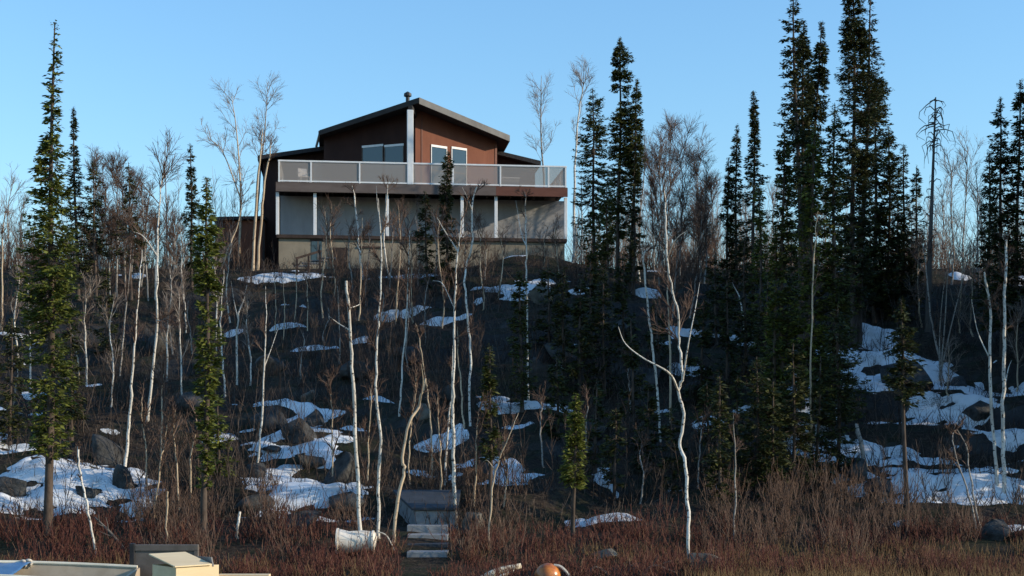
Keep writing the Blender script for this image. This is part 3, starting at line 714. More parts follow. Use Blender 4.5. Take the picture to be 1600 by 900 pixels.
def birch(label, pts, w=6, bark_='birch_white', limbs=0, size=1.0, lo=.5, forks=(), d=None, twig='twig_brown', dense=1.0, group=None, tip=.16, name='birch_tree', spread=.75):
    """pts: photo pixels from the base upwards; w: trunk width at the base in px"""
    p = hit(*pts[0]) if d is None else np.array([(pts[0][0] - 800) / F * d, d, float(ground((pts[0][0] - 800) / F * d, d))])
    SEED[0] += 1; rng = np.random.RandomState(SEED[0])
    wob_d = np.cumsum(rng.randn(len(pts)) * 0.12); wob_d -= wob_d[0]
    P = [at(x, y, p[1] + wd) - p for (x, y), wd in zip(pts, wob_d)]
    P[0] = np.array([0, 0, -.12]) 
    T = resample(P, max(10, 4 * len(pts)))
    T[1:-1] += rng.randn(len(T) - 2, 3) * 0.012
    r0 = .66 * w / 2 / F * p[1]; n = len(T); s = np.linspace(0, 1, n)
    rad = r0 * ((1 - s) ** .7 * (1 - tip) + tip) * (1 + .05 * rng.randn(n)); rad[0] *= 1.3
    o = empty(name, p)
    v, q = tubes(T[None], rad[None], 8)
    link('trunk', mesh_np('trunk', v, [q]), bark_, o, True)
    for fk in forks:
        wf, fp = fk[0], fk[1:]
        dy = 0.25 * rng.randn()
        Pf = [at(x, y, p[1]) - p + np.array([0, dy * i, 0]) for i, (x, y) in enumerate(fp)]
        j = np.argmin(np.linalg.norm((T - Pf[0])[:, [0, 2]], axis=1)); Pf[0] = T[j]
        Tf = resample(Pf, max(8, 4 * len(fp)))
        rf = .62 * wf / 2 / F * p[1] * np.linspace(1, .16, len(Tf))
        v, q = tubes(Tf[None], rf[None], 6)
        link('limb', mesh_np('limb', v, [q]), bark_, o, True)
        if limbs and size >= 1.3:
            pp = crown_twigs(Tf, rng, max(2, limbs // 2), size * .7, .4, dense, spread); V, Fs = join(pp)
            link('twigs', mesh_np('twigs', V, Fs), twig, o)['kind'] = 'stuff'
    if limbs:
        V, Fs = join(crown_twigs(T, rng, limbs, size, lo, dense, spread))
        link('twigs', mesh_np('twigs', V, Fs), twig, o)['kind'] = 'stuff'
    tag(o, label, 'tree', group)
    return o

W_, T_, G_ = 'birch_white', 'birch_tan', 'birch_grey'
birch('thick white birch stem with a broken top left of the dark steps', [(565, 848), (558, 740), (552, 607), (547, 511), (541, 439)], 10, W_, 5, .5, .3, tip=.6, forks=[(4, (545, 520), (530, 506), (517, 496)), (3, (547, 480), (560, 476), (562, 470))])
birch('tall white birch stem leading up from the snow by the dark steps', [(592, 842), (591, 761), (595, 687), (587, 607), (590, 532), (596, 420), (591, 310)], 9, W_, 7, .8, .6)
birch('crooked leaning pale birch bent to the right beside the dark steps', [(613, 850), (620, 788), (632, 735), (629, 719), (640, 660), (656, 633), (665, 591)], 9, T_, 3, .5, .7, tip=.5, forks=[(4, (656, 633), (662, 600), (660, 570))])
birch('thin white birch high on the slope left of the railing spruce', [(624, 652), (628, 580), (635, 500), (638, 420), (640, 360)], 5, W_, 6, .9, .5)
birch('straight ringed white birch trunk right of the dark steps', [(714, 828), (709, 740), (707, 660), (708, 596), (710, 500), (713, 420), (722, 330)], 10, W_, 9, 1.0, .55, forks=[(4, (709, 480), (690, 440), (672, 430)), (4, (712, 400), (693, 358), (683, 340))])
birch('slim white stem hugging the ringed birch at its left', [(695, 758), (700, 670), (706, 610), (707, 540)], 6, W_, 3, .4, .6)
birch('white birch with a Y-shaped top in front of the deck', [(735, 667), (733, 607), (736, 559), (731, 500), (727, 437), (728, 415), (738, 383), (738, 321), (745, 292)], 6, W_, 8, .8, .6, tip=.55, forks=[(4, (738, 322), (729, 306), (722, 292))])
birch('thin tan birch leaning left below the railing spruce', [(677, 752), (673, 660), (667, 607), (656, 537), (649, 505)], 5, T_, 4, .6, .5)
birch('short tan birch just left of the Y-topped birch', [(725, 670), (720, 607), (716, 553), (715, 510)], 5, T_, 4, .5, .4)
birch('thin curved birch leaning right near the slim green spruce', [(764, 858), (768, 767), (779, 724), (799, 671), (810, 645)], 5, T_, 5, .5, .5, forks=[(3, (776, 735), (762, 720), (754, 722))])
birch('slim grey-white birch at the left edge of the snowfield', [(400, 742), (408, 660), (415, 553), (415, 447)], 6, W_, 5, .7, .5, forks=[(3, (412, 580), (424, 540), (432, 512))])
birch('speckled black and white birch on the left slope', [(194, 738), (200, 685), (205, 615), (210, 545), (216, 460), (222, 390)], 8, W_, 6, .9, .6)
birch('white birch with spreading crown against the sky left of the pole spruce', [(230, 658), (237, 590), (245, 515), (245, 450), (247, 360), (252, 290), (258, 255)], 7, W_, 12, 1.5, .55, forks=[(4, (246, 400), (225, 370), (205, 362)), (3, (246, 505), (256, 502), (270, 500))])
birch('thin grey birch left of the speckled birch', [(187, 590), (195, 505), (202, 440), (205, 380)], 4, G_, 6, 1.0, .4)
birch('fallen-looking white pole leaning left in the lower left brush', [(152, 868), (142, 820), (135, 780), (125, 735), (122, 697)], 6, W_, 2, .3, .5, tip=.7)
birch('thin forked white birch above the left ledge', [(370, 602), (371, 500), (380, 470), (386, 445)], 5, W_, 6, .9, .5, forks=[(3, (371, 500), (366, 470), (362, 440))])
birch('thin white birch left of the forked one on the ledge', [(352, 624), (347, 550), (345, 490), (350, 420)], 5, W_, 6, .9, .5)
birch('short yellow stub of a stem in the lower left brush', [(260, 846), (261, 800), (262, 768)], 5, T_, 0, tip=.8)
birch('short leaning white stub near the bottom left', [(370, 842), (371, 822), (375, 800)], 7, W_, 0, tip=.8)
birch('pale double-stemmed birch at the very left edge', [(2, 520), (4, 450), (3, 380), (8, 330)], 5, T_, 6, .8, .5)
birch('thin curved pale stem on the left slope right of the tallest spruce', [(125, 598), (121, 560), (112, 520), (108, 470)], 4, T_, 3, .5, .5)
birch('large white birch forking into two long arms, centre right', [(1076, 880), (1075, 841), (1075, 793), (1069, 719), (1062, 692), (1068, 655), (1061, 607), (1067, 590), (1061, 543), (1061, 500), (1050, 452), (1042, 395), (1040, 330), (1037, 290)], 9, W_, 12, 1.2, .6, tip=.3,
      forks=[(7, (1061, 607), (1045, 583), (1003, 559), (976, 537), (965, 511)), (5, (1069, 588), (1077, 532), (1088, 479), (1095, 440)), (4, (1042, 395), (1055, 375), (1074, 360))])
birch('tall mottled birch with a hooked top left of the forked birch', [(1032, 690), (1027, 612), (1021, 553), (1016, 511), (1008, 431), (1006, 397), (1013, 391)], 6, W_, 4, .5, .3, tip=.6)
birch('tan birch stem between the mottled and the forked birch', [(1049, 660), (1046, 527), (1043, 440), (1046, 360)], 6, T_, 10, 1.3, .4)
birch('straight white birch in front of the right end of the deck', [(826, 626), (824, 500), (822, 420), (822, 385), (821, 340), (820, 300)], 5, W_, 5, .6, .6, forks=[(4, (822, 386), (815, 362), (806, 305))])
birch('thin grey sapling rising from the brush right of the forked birch', [(1147, 845), (1149, 740), (1146, 644)], 5, G_, 4, .5, .5)
birch('short curved white stem high on the right slope', [(1165, 524), (1157, 473), (1144, 441)], 5, W_, 3, .4, .5)
birch('leaning pale stem below the clumpy-topped spruce', [(1000, 440), (994, 400), (983, 365)], 5, W_, 3, .4, .5)
birch('thickest white birch near the right edge', [(1570, 776), (1567, 700), (1567, 625), (1570, 525), (1570, 450), (1572, 375)], 10, W_, 6, .8, .6, tip=.5, forks=[(4, (1568, 610), (1585, 575), (1600, 560))])
birch('white birch leaning left beside the thickest right-edge birch', [(1560, 766), (1552, 675), (1547, 600), (1548, 500), (1542, 450), (1538, 425)], 8, W_, 6, .7, .5, tip=.5, forks=[(4, (1547, 560), (1525, 520), (1512, 470))])
birch('dark crooked sapling in front of the right snow patch, left of a pair', [(1530, 838), (1510, 760), (1488, 690), (1500, 650)], 5, G_, 5, .5, .4)
birch('dark crooked sapling in front of the right snow patch, right of a pair', [(1537, 838), (1520, 770), (1510, 700), (1495, 670)], 5, G_, 4, .5, .4)
birch('grey many-stemmed birch clump above the right snow ledge', [(1470, 606), (1468, 560), (1455, 500), (1447, 420), (1440, 380)], 6, G_, 10, 1.2, .4, forks=[(5, (1470, 590), (1478, 520), (1492, 440), (1500, 380)), (5, (1470, 590), (1470, 510), (1468, 440), (1470, 370)), (4, (1469, 580), (1462, 520), (1462, 450), (1466, 400))])
birch('bare yellowish trunk in front of the right spruce stand', [(1268, 765), (1267, 640), (1268, 515), (1272, 400), (1278, 330)], 6, T_, 5, .7, .5)
birch('broken grey stub leaning left above the right snow', [(1354, 735), (1346, 700), (1338, 662)], 13, G_, 0, tip=.6)
birch('thin pale trunk left of the yellowish trunk in the right stand', [(1247, 620), (1250, 540), (1252, 470)], 4, T_, 3, .4, .5)
birch('pair-forming birch trunk left of the deck, outer one', [(395, 428), (401, 302), (407, 244), (410, 200)], 7, T_, 9, 1.2, .6, d=66.5)
birch('pair-forming birch trunk left of the deck, inner one', [(402, 428), (409, 337), (413, 288), (421, 244), (424, 215)], 7, T_, 7, 1.0, .6, d=66.8)
birch('white stem in front of the second deck bay from the left', [(568, 470), (561, 385), (554, 309), (550, 290)], 6, W_, 6, .8, .5, d=62)
birch('forked white stem in front of the third deck bay', [(609, 470), (600, 378), (605, 302), (606, 285)], 5, W_, 5, .8, .5, d=62.5, forks=[(3, (600, 378), (590, 326), (587, 288))])
birch('tall pale birch with a fine crown right of the deck', [(899, 428), (897, 350), (900, 225), (907, 160), (912, 128)], 7, W_, 14, 1.6, .45, d=67.5, twig='twig_pale')
birch('short white stem right of the deck beside the tall pale birch', [(909, 430), (909, 340), (908, 270)], 5, W_, 5, .8, .5, d=66.5)
birch('leaning white post-like stem at the right foot of the deck', [(893, 424), (897, 395), (901, 350)], 8, W_, 0, d=66, tip=.8)
birch('brown birch with smoky crown behind the house at the right', [(852, 420), (850, 300), (845, 200), (846, 118)], 6, G_, 16, 2.0, .45, d=84, twig='twig_pale')
birch('grey birch with airy crown against the sky left of the house', [(372, 428), (376, 330), (372, 230), (362, 150)], 6, T_, 14, 1.9, .4, d=70, twig='twig_pale', forks=[(4, (375, 300), (350, 240), (328, 218))])
birch('hazy grey birch touching the sky beside the left wing', [(398, 424), (404, 300), (414, 200), (418, 135)], 5, G_, 14, 1.9, .4, d=76, twig='twig_pale')
birch('grey stem left of the white-crowned left birch', [(232, 470), (226, 380), (222, 300)], 4, G_, 10, 1.4, .4)
birch('curved pale stem beside the brown shed', [(345, 440), (352, 400), (372, 350), (380, 300)], 5, T_, 8, 1.2, .5, d=66)
birch('broken short white trunk beside the pole spruce base', [(243, 470), (244, 420), (246, 362)], 6, W_, 0, tip=.7)
for lab_, (x, y, t, h_) in zip(('leftmost', 'second from left', 'third from left', 'rightmost'), [(430, 520, 428, 425), (443, 530, 442, 430), (460, 505, 462, 415), (480, 520, 478, 430)]):
    birch(lab_ + ' thin pale sapling on the slope below the left end of the deck', [(x, y), ((x + t) / 2 + 2, (y + h_) / 2), (t, h_)], 3, T_, 4, .5, .4, group='thin pale saplings below the deck')

# brown leafless birch thickets: each tree its own stem and crown of fine twigs
def thicket(label, group, items, bark_=G_, twig='twig_brown', dense=.9, limbs=16):
    ordn = ['leftmost', 'second from the left', 'third from the left', 'fourth from the left', 'fifth from the left', 'sixth from the left', 'seventh from the left', 'eighth from the left', 'ninth from the left', 'tenth from the left', 'eleventh from the left', 'rightmost']
    items = sorted(items, key=lambda q: q[2]); base_label = label
    for i, (x, yb, x2, yt, d, sz) in enumerate(items):
        if len(items) > 1: label = (ordn[i] if i < len(items) - 1 else 'rightmost') + ' ' + base_label
        SEED[0] += 1; rng = np.random.RandomState(SEED[0])
        birch(label, [(x, yb), (x + (x2 - x) * .4 + rng.randn() * 3, yb + (yt - yb) * .4), (x + (x2 - x) * .75 + rng.randn() * 3, yb + (yt - yb) * .75), (x2, yt)], 4.5, bark_, limbs, sz, .22, d=d, twig=twig, dense=dense, group=group, spread=.5)
thicket('brown leafless birch between the left spruces and the shed', 'leafless birches of the left thicket',
        [(140, 470, 150, 262, 60, 1.5), (160, 470, 165, 300, 64, 1.5), (182, 465, 180, 270, 61, 1.7), (205, 465, 212, 280, 66, 1.6), (220, 460, 232, 310, 62, 1.5), (268, 455, 275, 350, 66, 1.3), (248, 460, 246, 345, 70, 1.2), (172, 465, 172, 330, 60, 1.4), (196, 465, 192, 300, 62, 1.5)], dense=1.4, limbs=20)
thicket('pale leafless birch at the left frame edge against the sky', 'leafless birches at the left frame edge',
        [(12, 470, 18, 295, 68, 1.6), (38, 470, 34, 320, 72, 1.5), (-8, 470, -6, 330, 70, 1.5)], twig='twig_pale')
thicket('reddish-brown leafless birch right of the clumpy-topped spruce', 'leafless birches of the middle right thicket',
        [(1022, 470, 1018, 250, 66, 1.8), (1040, 470, 1046, 205, 70, 2.0), (1062, 490, 1058, 222, 62, 2.0), (1082, 480, 1086, 236, 65, 1.8), (1100, 490, 1104, 262, 61, 1.6), (1050, 540, 1066, 320, 56, 1.6), (1078, 540, 1096, 330, 55, 1.5), (1030, 500, 1024, 300, 60, 1.5), (1116, 470, 1112, 290, 68, 1.3), (1034, 480, 1030, 232, 64, 1.8), (1094, 480, 1090, 280, 63, 1.6)], dense=1.45, limbs=20)
thicket('pale leafless birch between the dead snag and the right-edge spruces', 'leafless birches right of the dead snag',
        [(1486, 500, 1490, 250, 63, 1.7), (1506, 500, 1512, 228, 66, 1.8), (1522, 490, 1526, 260, 62, 1.6), (1476, 500, 1472, 300, 68, 1.4), (1530, 520, 1534, 330, 60, 1.4)], twig='twig_pale')
thicket('grey leafless birch seen through gaps of the tall right stand', 'leafless birches behind the right stand',
        [(1205, 480, 1208, 300, 72, 1.5), (1230, 480, 1228, 310, 74, 1.5), (1290, 480, 1292, 300, 76, 1.5), (1160, 480, 1164, 320, 74, 1.3), (1425, 480, 1426, 320, 72, 1.3), (1455, 480, 1452, 330, 74, 1.3)], twig='twig_pale')
thicket('brown sapling in front of the wall below the deck', 'leafless saplings below the middle of the deck',
        [(548, 520, 546, 360, 59, 1.1), (575, 540, 578, 350, 58, 1.1), (610, 530, 614, 345, 60, 1.1), (650, 530, 648, 335, 61, 1.1), (680, 520, 676, 350, 61, 1.1), (726, 500, 730, 360, 62, 1.0), (752, 500, 758, 375, 62, 1.0), (590, 600, 592, 430, 51, 1.1), (640, 620, 636, 440, 50, 1.1), (660, 600, 668, 440, 52, 1.1), (530, 600, 528, 440, 51, 1.0)], dense=.75, limbs=13)
thicket('thin pale birch on the left slope between the spruces', 'thin pale birches of the left slope',
        [(28, 560, 26, 400, 53, 1.1), (48, 600, 44, 440, 50, 1.0), (135, 610, 138, 450, 49, 1.1), (172, 640, 178, 470, 47, 1.1), (262, 600, 266, 420, 50, 1.2), (284, 640, 280, 460, 47, 1.1), (292, 540, 288, 380, 56, 1.2), (338, 560, 334, 400, 54, 1.1), (360, 520, 362, 380, 58, 1.1), (392, 620, 388, 470, 48, 1.0)], bark_=W_, twig='twig_pale', dense=.8, limbs=12)
thicket('thin tan birch rising in front of the deck', 'thin tan birches in front of the deck',
        [(505, 540, 508, 330, 57, 1.3), (522, 520, 518, 320, 60, 1.3), (560, 560, 566, 340, 55, 1.3), (618, 560, 622, 320, 55, 1.3), (645, 560, 640, 330, 56, 1.3), (690, 560, 686, 340, 55, 1.3), (750, 560, 752, 350, 56, 1.2), (784, 540, 782, 370, 58, 1.1), (845, 520, 850, 370, 60, 1.1), (870, 500, 868, 350, 62, 1.1)], bark_=T_, twig='twig_brown', dense=.9, limbs=14)
thicket('thin tan birch low among the white birches above the steps', 'thin tan birches above the steps',
        [(520, 760, 514, 600, 38, .9), (575, 760, 580, 590, 38, .9), (640, 740, 650, 580, 39, .9), (690, 780, 684, 620, 37, .9), (740, 800, 748, 640, 36, .9), (786, 800, 790, 660, 36, .8)], bark_=T_, dense=.8, limbs=12)
thicket('pale many-twigged birch on the right slope beside the snow', 'pale birches of the right slope',
        [(1440, 540, 1436, 380, 56, 1.2), (1500, 560, 1506, 390, 54, 1.2), (1522, 580, 1520, 400, 53, 1.2), (1590, 640, 1594, 480, 47, 1.0), (1486, 660, 1482, 540, 45, .9)], bark_=T_, twig='twig_pale', dense=.9, limbs=13)
thicket('small airy bare tree standing behind the clumpy spruce against the sky', None, [(1000, 450, 1006, 200, 80, 1.5)], twig='twig_pale')
thicket('small grey bare tree left of the pole spruce against the sky', None, [(262, 455, 256, 250, 78, 1.3)], twig='twig_pale')
thicket('brown leafless shrubby birch low on the left slope', 'leafless birches low on the left slope',
        [(240, 790, 262, 650, 36, .8), (280, 800, 274, 640, 36, .8), (230, 760, 222, 620, 38, .9), (300, 770, 304, 640, 37, .8), (250, 700, 256, 580, 42, .9)], bark_=T_, dense=.7, limbs=12)
thicket('bare sapling on the dark middle slope', 'bare saplings on the dark middle slope',
        [(905, 560, 908, 470, 52, .8), (985, 640, 980, 560, 46, .7), (920, 700, 916, 620, 41, .7), (1000, 780, 1004, 690, 37, .7), (1090, 760, 1098, 650, 38, .8), (850, 700, 846, 620, 41, .7), (470, 600, 474, 520, 49, .8), (300, 560, 294, 470, 52, .9), (270, 560, 262, 480, 53, .9), (510, 560, 508, 470, 54, .8), (20, 640, 24, 560, 47, .8), (60, 560, 52, 470, 54, .9)], dense=.6, limbs=11)

# more dark spruces crowding the shaded slope, each its own tree
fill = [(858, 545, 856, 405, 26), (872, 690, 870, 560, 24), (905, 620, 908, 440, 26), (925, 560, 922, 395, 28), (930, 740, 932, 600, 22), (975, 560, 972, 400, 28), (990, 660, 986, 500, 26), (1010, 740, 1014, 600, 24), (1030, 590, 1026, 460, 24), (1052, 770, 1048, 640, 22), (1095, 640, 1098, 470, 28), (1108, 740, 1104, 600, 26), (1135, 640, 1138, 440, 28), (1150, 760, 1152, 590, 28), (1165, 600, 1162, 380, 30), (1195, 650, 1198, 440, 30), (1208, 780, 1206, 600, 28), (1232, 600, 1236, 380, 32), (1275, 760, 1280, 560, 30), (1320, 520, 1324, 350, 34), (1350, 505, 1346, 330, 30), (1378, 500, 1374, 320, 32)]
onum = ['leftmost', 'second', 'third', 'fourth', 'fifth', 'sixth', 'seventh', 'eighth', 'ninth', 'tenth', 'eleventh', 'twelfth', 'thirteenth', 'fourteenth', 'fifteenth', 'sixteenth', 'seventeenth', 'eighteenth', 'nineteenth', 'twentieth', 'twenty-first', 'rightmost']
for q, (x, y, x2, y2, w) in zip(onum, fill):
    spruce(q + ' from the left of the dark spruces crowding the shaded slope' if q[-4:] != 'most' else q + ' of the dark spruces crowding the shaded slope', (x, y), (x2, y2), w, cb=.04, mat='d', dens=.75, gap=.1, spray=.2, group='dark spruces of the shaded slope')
# spruces of the same stand going on past the right edge of the view: they shade the slope
rr = np.random.RandomState(21)
protos = []
for k in range(4):
    H = 12 + k; prof = lambda t: 1.25 * (0.12 + 0.95 * np.clip(1 - t, 0, 1) ** 0.7)
    tr, cr, br = spruce_mesh(900 + k, H, prof, .04, (0.2, 0), 0.85, spray=.34)
    protos.append((mesh_np('trunk', tr[0], [tr[1]]), mesh_np('branches', br[0], [br[1]]), mesh_np('crown', *cr)))
    protos[-1][0].materials.append(M['spruce_bark']); protos[-1][1].materials.append(M['spruce_bark']); protos[-1][2].materials.append(M['needles_dark'])
def stand(x, y, k):
    o = empty('spruce_tree', (x, y, float(ground(x, y)) - .1), rr.rand() * 6.28); s_ = .85 + .4 * rr.rand(); o.scale = (s_, s_, s_)
    for nm_, me in zip(('trunk', 'branches', 'crown'), protos[k]): link(nm_, me, None, o)
    tag(o, 'dark spruce of the dense stand just past the right frame edge', 'tree', 'spruces past the right edge')
for k in range(54):
    y = 36.5 + 22 * rr.rand(); x = 0.356 * y + 4.5 + 22 * rr.rand() ** 1.2
    stand(x, y, k % 4)
# ------------------------------------------------------------------ boulders
def boulder(label, px, py, wpx, hpx, mat='boulder', group=None):
    p = hit(px, py); SEED[0] += 1
    r = np.random.RandomState(SEED[0]); w = wpx / 2 / F * p[1]; h = hpx / F * p[1]
    import bmesh
    bm = bmesh.new(); bmesh.ops.create_icosphere(bm, subdivisions=3, radius=1.0)
    V = np.array([v.co[:] for v in bm.verts]); Fa = np.array([[v.index for v in f.verts] for f in bm.faces]); bm.free()
    # a few flat cuts make it a broken granite block
    for k in range(12):
        n = r.randn(3); n /= np.linalg.norm(n); c = 0.32 + 0.4 * r.rand()
        dd = V @ n; V = V - np.outer(np.clip(dd - c, 0, None) * 1.0, n)
    V = V / np.abs(V).max(0)
    V = V * (1 + 0.07 * fbm(V[:, 0] * 2.2 + V[:, 2] * 1.7 + SEED[0], V[:, 1] * 2.2 - V[:, 2], 5)[:, None])
    V = V * np.array([w, w * (0.75 + .3 * r.rand()), h * 0.78])
    V[:, 2] += h * 0.22
    o = link('boulder', mesh_np('boulder', V, [Fa]), mat); o.location = p; o.rotation_euler = (0, 0, r.randn() * .25)
    tag(o, label, 'rock', group)
boulder('dark rounded boulder set like an eye in the central snowfield', 478, 728, 58, 26)
boulder('wide dark boulder at the top of the left snowfield', 415, 668, 72, 36)
boulder('dark boulder in the upper middle of the left snowfield', 470, 688, 60, 34)
boulder('small dark boulder at the upper right of the left snowfield', 490, 664, 36, 24)
boulder('dark boulder at the left edge of the snowfield by the slim birch', 400, 745, 34, 34)
boulder('dark slanting boulder on the right edge of the snowfield', 532, 752, 52, 46)
boulder('low dark boulder by the thick birch under the snowfield', 545, 792, 62, 26)
boulder('flat dark rock at the snowfield edge above the eye-like boulder', 420, 706, 40, 10)
boulder('big dark boulder in the lower left snow beside the speckled birch', 165, 724, 62, 46)
boulder('dark boulder at the foot of the speckled birch', 198, 762, 44, 36)
boulder('low dark rock in the lower left snow', 140, 778, 46, 22)
boulder('grey boulder at the bottom left corner snow', 20, 775, 50, 30)
boulder('dark triangular boulder on the right snow slope', 1412, 606, 84, 44)
boulder('small grey boulder on the right snow ledge', 1500, 608, 36, 20)
boulder('dark rounded boulder capped by snow at right', 1525, 650, 48, 30)
boulder('dark boulder in the snow above the right brush', 1330, 745, 52, 30)
boulder('low dark rock left of the right snow slab', 1380, 772, 56, 24)
boulder('pale mossy boulder at the bottom beside the forked birch', 1100, 893, 52, 30, 'boulder_pale')
boulder('grey rock lying in the brush at the lower right', 1420, 832, 46, 22, 'boulder_pale')
boulder('snow-flecked grey boulder at the lower right edge', 1555, 842, 70, 30)
boulder('grey boulder by the ringed birch right of the dark steps', 735, 830, 44, 28, 'boulder_pale')
boulder('grey boulder on the slope under the right end of the deck', 845, 470, 60, 30, 'boulder_pale')
boulder('pale boulder under the crooked tan birch on the slope', 660, 655, 30, 22, 'boulder_pale')
boulder('small pale rock on the slope above the snowfield', 480, 628, 26, 18, 'boulder_pale')
boulder('broad dark rock below the snowfield in the left brush', 400, 800, 80, 34)
boulder('dark rock beside the lower end of the snowfield', 470, 822, 60, 30)
boulder('long grey rock in the brush near the bottom centre', 945, 872, 44, 14, 'boulder_pale')
boulder('dark boulder in the small central snow patches', 760, 735, 40, 26)
ordn = ['leftmost', 'second from left', 'third from left', 'fourth from left', 'fifth from left', 'sixth from left', 'seventh from left', 'eighth from left', 'eighth from right', 'seventh from right', 'sixth from right', 'fifth from right', 'fourth from right', 'third from right', 'second from right', 'rightmost']
for od, (px, py, w, h) in zip(ordn, sorted([(700, 620, 50, 22), (880, 560, 60, 26), (1010, 600, 60, 28), (560, 590, 60, 26), (300, 640, 60, 28), (250, 540, 70, 30), (920, 680, 60, 26), (1130, 690, 50, 26), (1220, 640, 50, 26), (100, 620, 60, 30), (430, 580, 60, 26), (640, 560, 56, 22), (980, 520, 60, 24), (1080, 620, 50, 22), (830, 580, 50, 22), (330, 580, 50, 24)])):
    boulder(od + ' of the dark half-buried boulders on the shaded bare slope', px, py, w, h, group='dark boulders of the shaded slope')

# ------------------------------------------------------------------ brown shed left of the house
p0 = at(342, 420, 74); zg = float(ground(p0[0], 74)); xa, xb = at(338, 0, 74)[0], at(412, 0, 74)[0]
zt = CAMZ + (HOR - 340) / F * 74
sh = empty('shed', ((xa + xb) / 2, 74, zg)); tag(sh, 'low reddish-brown shed with flat dark roof left of the house', 'shed')
hw = (xb - xa) / 2
MB().box(-hw, hw, 0, 3.6, -.2, zt - zg - .16).build('wall', 'siding_brown', sh)
MB().prism([(-hw - .2, -.25, zt - zg - .158), (hw + .1, -.25, zt - zg - .10), (hw + .1, -.25, zt - zg + .05), (-hw - .2, -.25, zt - zg)], (0, 4.2, 0)).build('roof', 'shingle', sh)
for s_ in (-1, 1): MB().box(s_ * hw - .06, s_ * hw + .06, -.03, -.002, -.2, zt - zg - .17).build('corner_board', 'wood_dark', sh)

# stepped wooden stair with handrail going down from the basement door
a = hit(500, 432); 
wk = empty('wooden_stair', a); tag(wk, 'weathered wooden stair with dark handrail below the left basement window', 'stairs')
for k in range(4):
    q = at(458 + 13 * k, 414 - 4 * k, a[1] + .3 + .1 * k) - a
    MB().box(q[0], q[0] + .75, q[1], q[1] + .35, q[2] - .05, q[2]).build('tread', 'wood_grey', wk)
qa, qb = at(462, 404, a[1] + .1) - a, at(502, 392, a[1] + .5) - a
MB().bar(qa, qb, .06, .1).build('handrail', 'wood_dark', wk)
for f in (0.05, .5, .95):
    c = qa + (qb - qa) * f; MB().box(c[0] - .04, c[0] + .04, c[1] - .04, c[1] + .04, -.3, c[2] - .05).build('post', 'wood_dark', wk)

# ------------------------------------------------------------------ dark landing and steps in the brush
p = hit(672, 842); st = empty('garden_steps', p)
tag(st, 'dark slate-topped landing with pale concrete steps leading down through the brush', 'steps')
sc_ = p[1] / F
def sq(px, py, dy): return at(px, py, p[1] + dy) - p
zt = .58
MB().hexa([(-.42, 1.15, -.3), (.52, 1.15, -.3), (.52, 3.1, -.3), (-1.0, 3.1, -.3), (-.42, 1.15, zt), (.52, 1.15, zt), (.52, 3.1, zt + .35), (-1.0, 3.1, zt + .35)]).build('landing', 'concrete', st, .02)
MB().hexa([(-.50, 1.08, zt + .003), (.60, 1.08, zt + .003), (.60, 3.15, zt + .36), (-1.12, 3.15, zt + .36), (-.50, 1.08, zt + .07), (.60, 1.08, zt + .07), (.60, 3.15, zt + .43), (-1.12, 3.15, zt + .43)]).build('top_slab', 'slate', st, .015)
for k, (y0, y1, z1) in enumerate([(.62, 1.13, .26), (.0, .61, .08), (-.75, -.01, -.08), (-1.5, -.76, -.2)]):
    MB().box(-.58 + .05 * k, .38 + .03 * k, y0, y1, -.7, z1).build('step', 'concrete' if k != 2 else 'slate', st, .015)

# white drum lying on its side with its rope
p = hit(560, 866); dr = empty('plastic_drum', p + np.array([0, -.05, .28]))
tag(dr, 'dirty white drum lying on its side in the brush below the broken birch', 'drum')
n = 20; xs = np.array([-.46, -.46, -.40, -.2, .1, .28, .36, .40]); rs = np.array([.24, .27, .265, .25, .235, .22, .2, .12])
mb = MB().tube([(x, 0, .02 * math.sin(x * 9)) for x in xs], list(rs), n); mb.build('body', 'cloth_white', dr, smooth=True)
MB().tube([(-.47, 0, 0), (-.43, 0, 0)], [.30, .30], n).build('rim', 'cloth_white', dr)
MB().tube([(.31, 0, .0), (.35, 0, .0)], [.25, .25], n).build('hoop', 'cloth_white', dr)
MB().tube(list(resample([(.34, 0, .17), (.5, -.02, .2), (.64, -.03, .12), (.74, -.03, -.06), (.80, 0, -.2)], 14)), [.017] * 14, 6).build('rope', 'rope', dr)

# ------------------------------------------------------------------ things at the near edge, cut by the bottom of the frame
GD = 22.0; K = GD / F
def gp(px, py, d=GD): return at(px, py, d)
# open skiff on the ground, bow out of frame to the left
z0 = float(ground(-7.2, GD))
bt = empty('skiff', (gp(95, 0)[0], GD, z0)); tag(bt, 'open tan skiff with pale gunwale lying at the bottom left corner', 'boat')
gun = [(-1.9, -.4, .80), (-1.0, -.62, .795), (-.62, -.65, .79), (0.2, -.68, .75), (1.05, -.65, .72)]
gunb = [(-1.9, .25, .93), (-1.0, .42, .91), (-.62, .46, .90), (0.2, .48, .87), (1.05, .46, .83)]
def strip(a, b_, name, mat, th=.02):
    mb = MB(); n = len(a)
    for i in range(n - 1): mb.hexa([np.array(a[i]) + [0, th, 0], np.array(a[i + 1]) + [0, th, 0], np.array(b_[i + 1]) + [0, th, 0], np.array(b_[i]) + [0, th, 0], a[i], a[i + 1], b_[i + 1], b_[i]])
    return mb.build(name, mat, bt)
keel = [(x * .97, .15, .02 + .03 * i) for i, (x, y, z) in enumerate(gun)][::1]
low = [(x, y + .16, .12) for x, y, z in gun]; lowb = [(x, y - .16, .12) for x, y, z in gunb]
strip(low, gun, 'hull_side', 'boat_tan'); strip(lowb, gunb, 'hull_side', 'boat_tan')
mb = MB()
for i in range(4): mb.poly([low[i], low[i + 1], lowb[i + 1], lowb[i]], [(0, 1, 2, 3)])
mb.build('hull_bottom', 'boat_inside', bt)
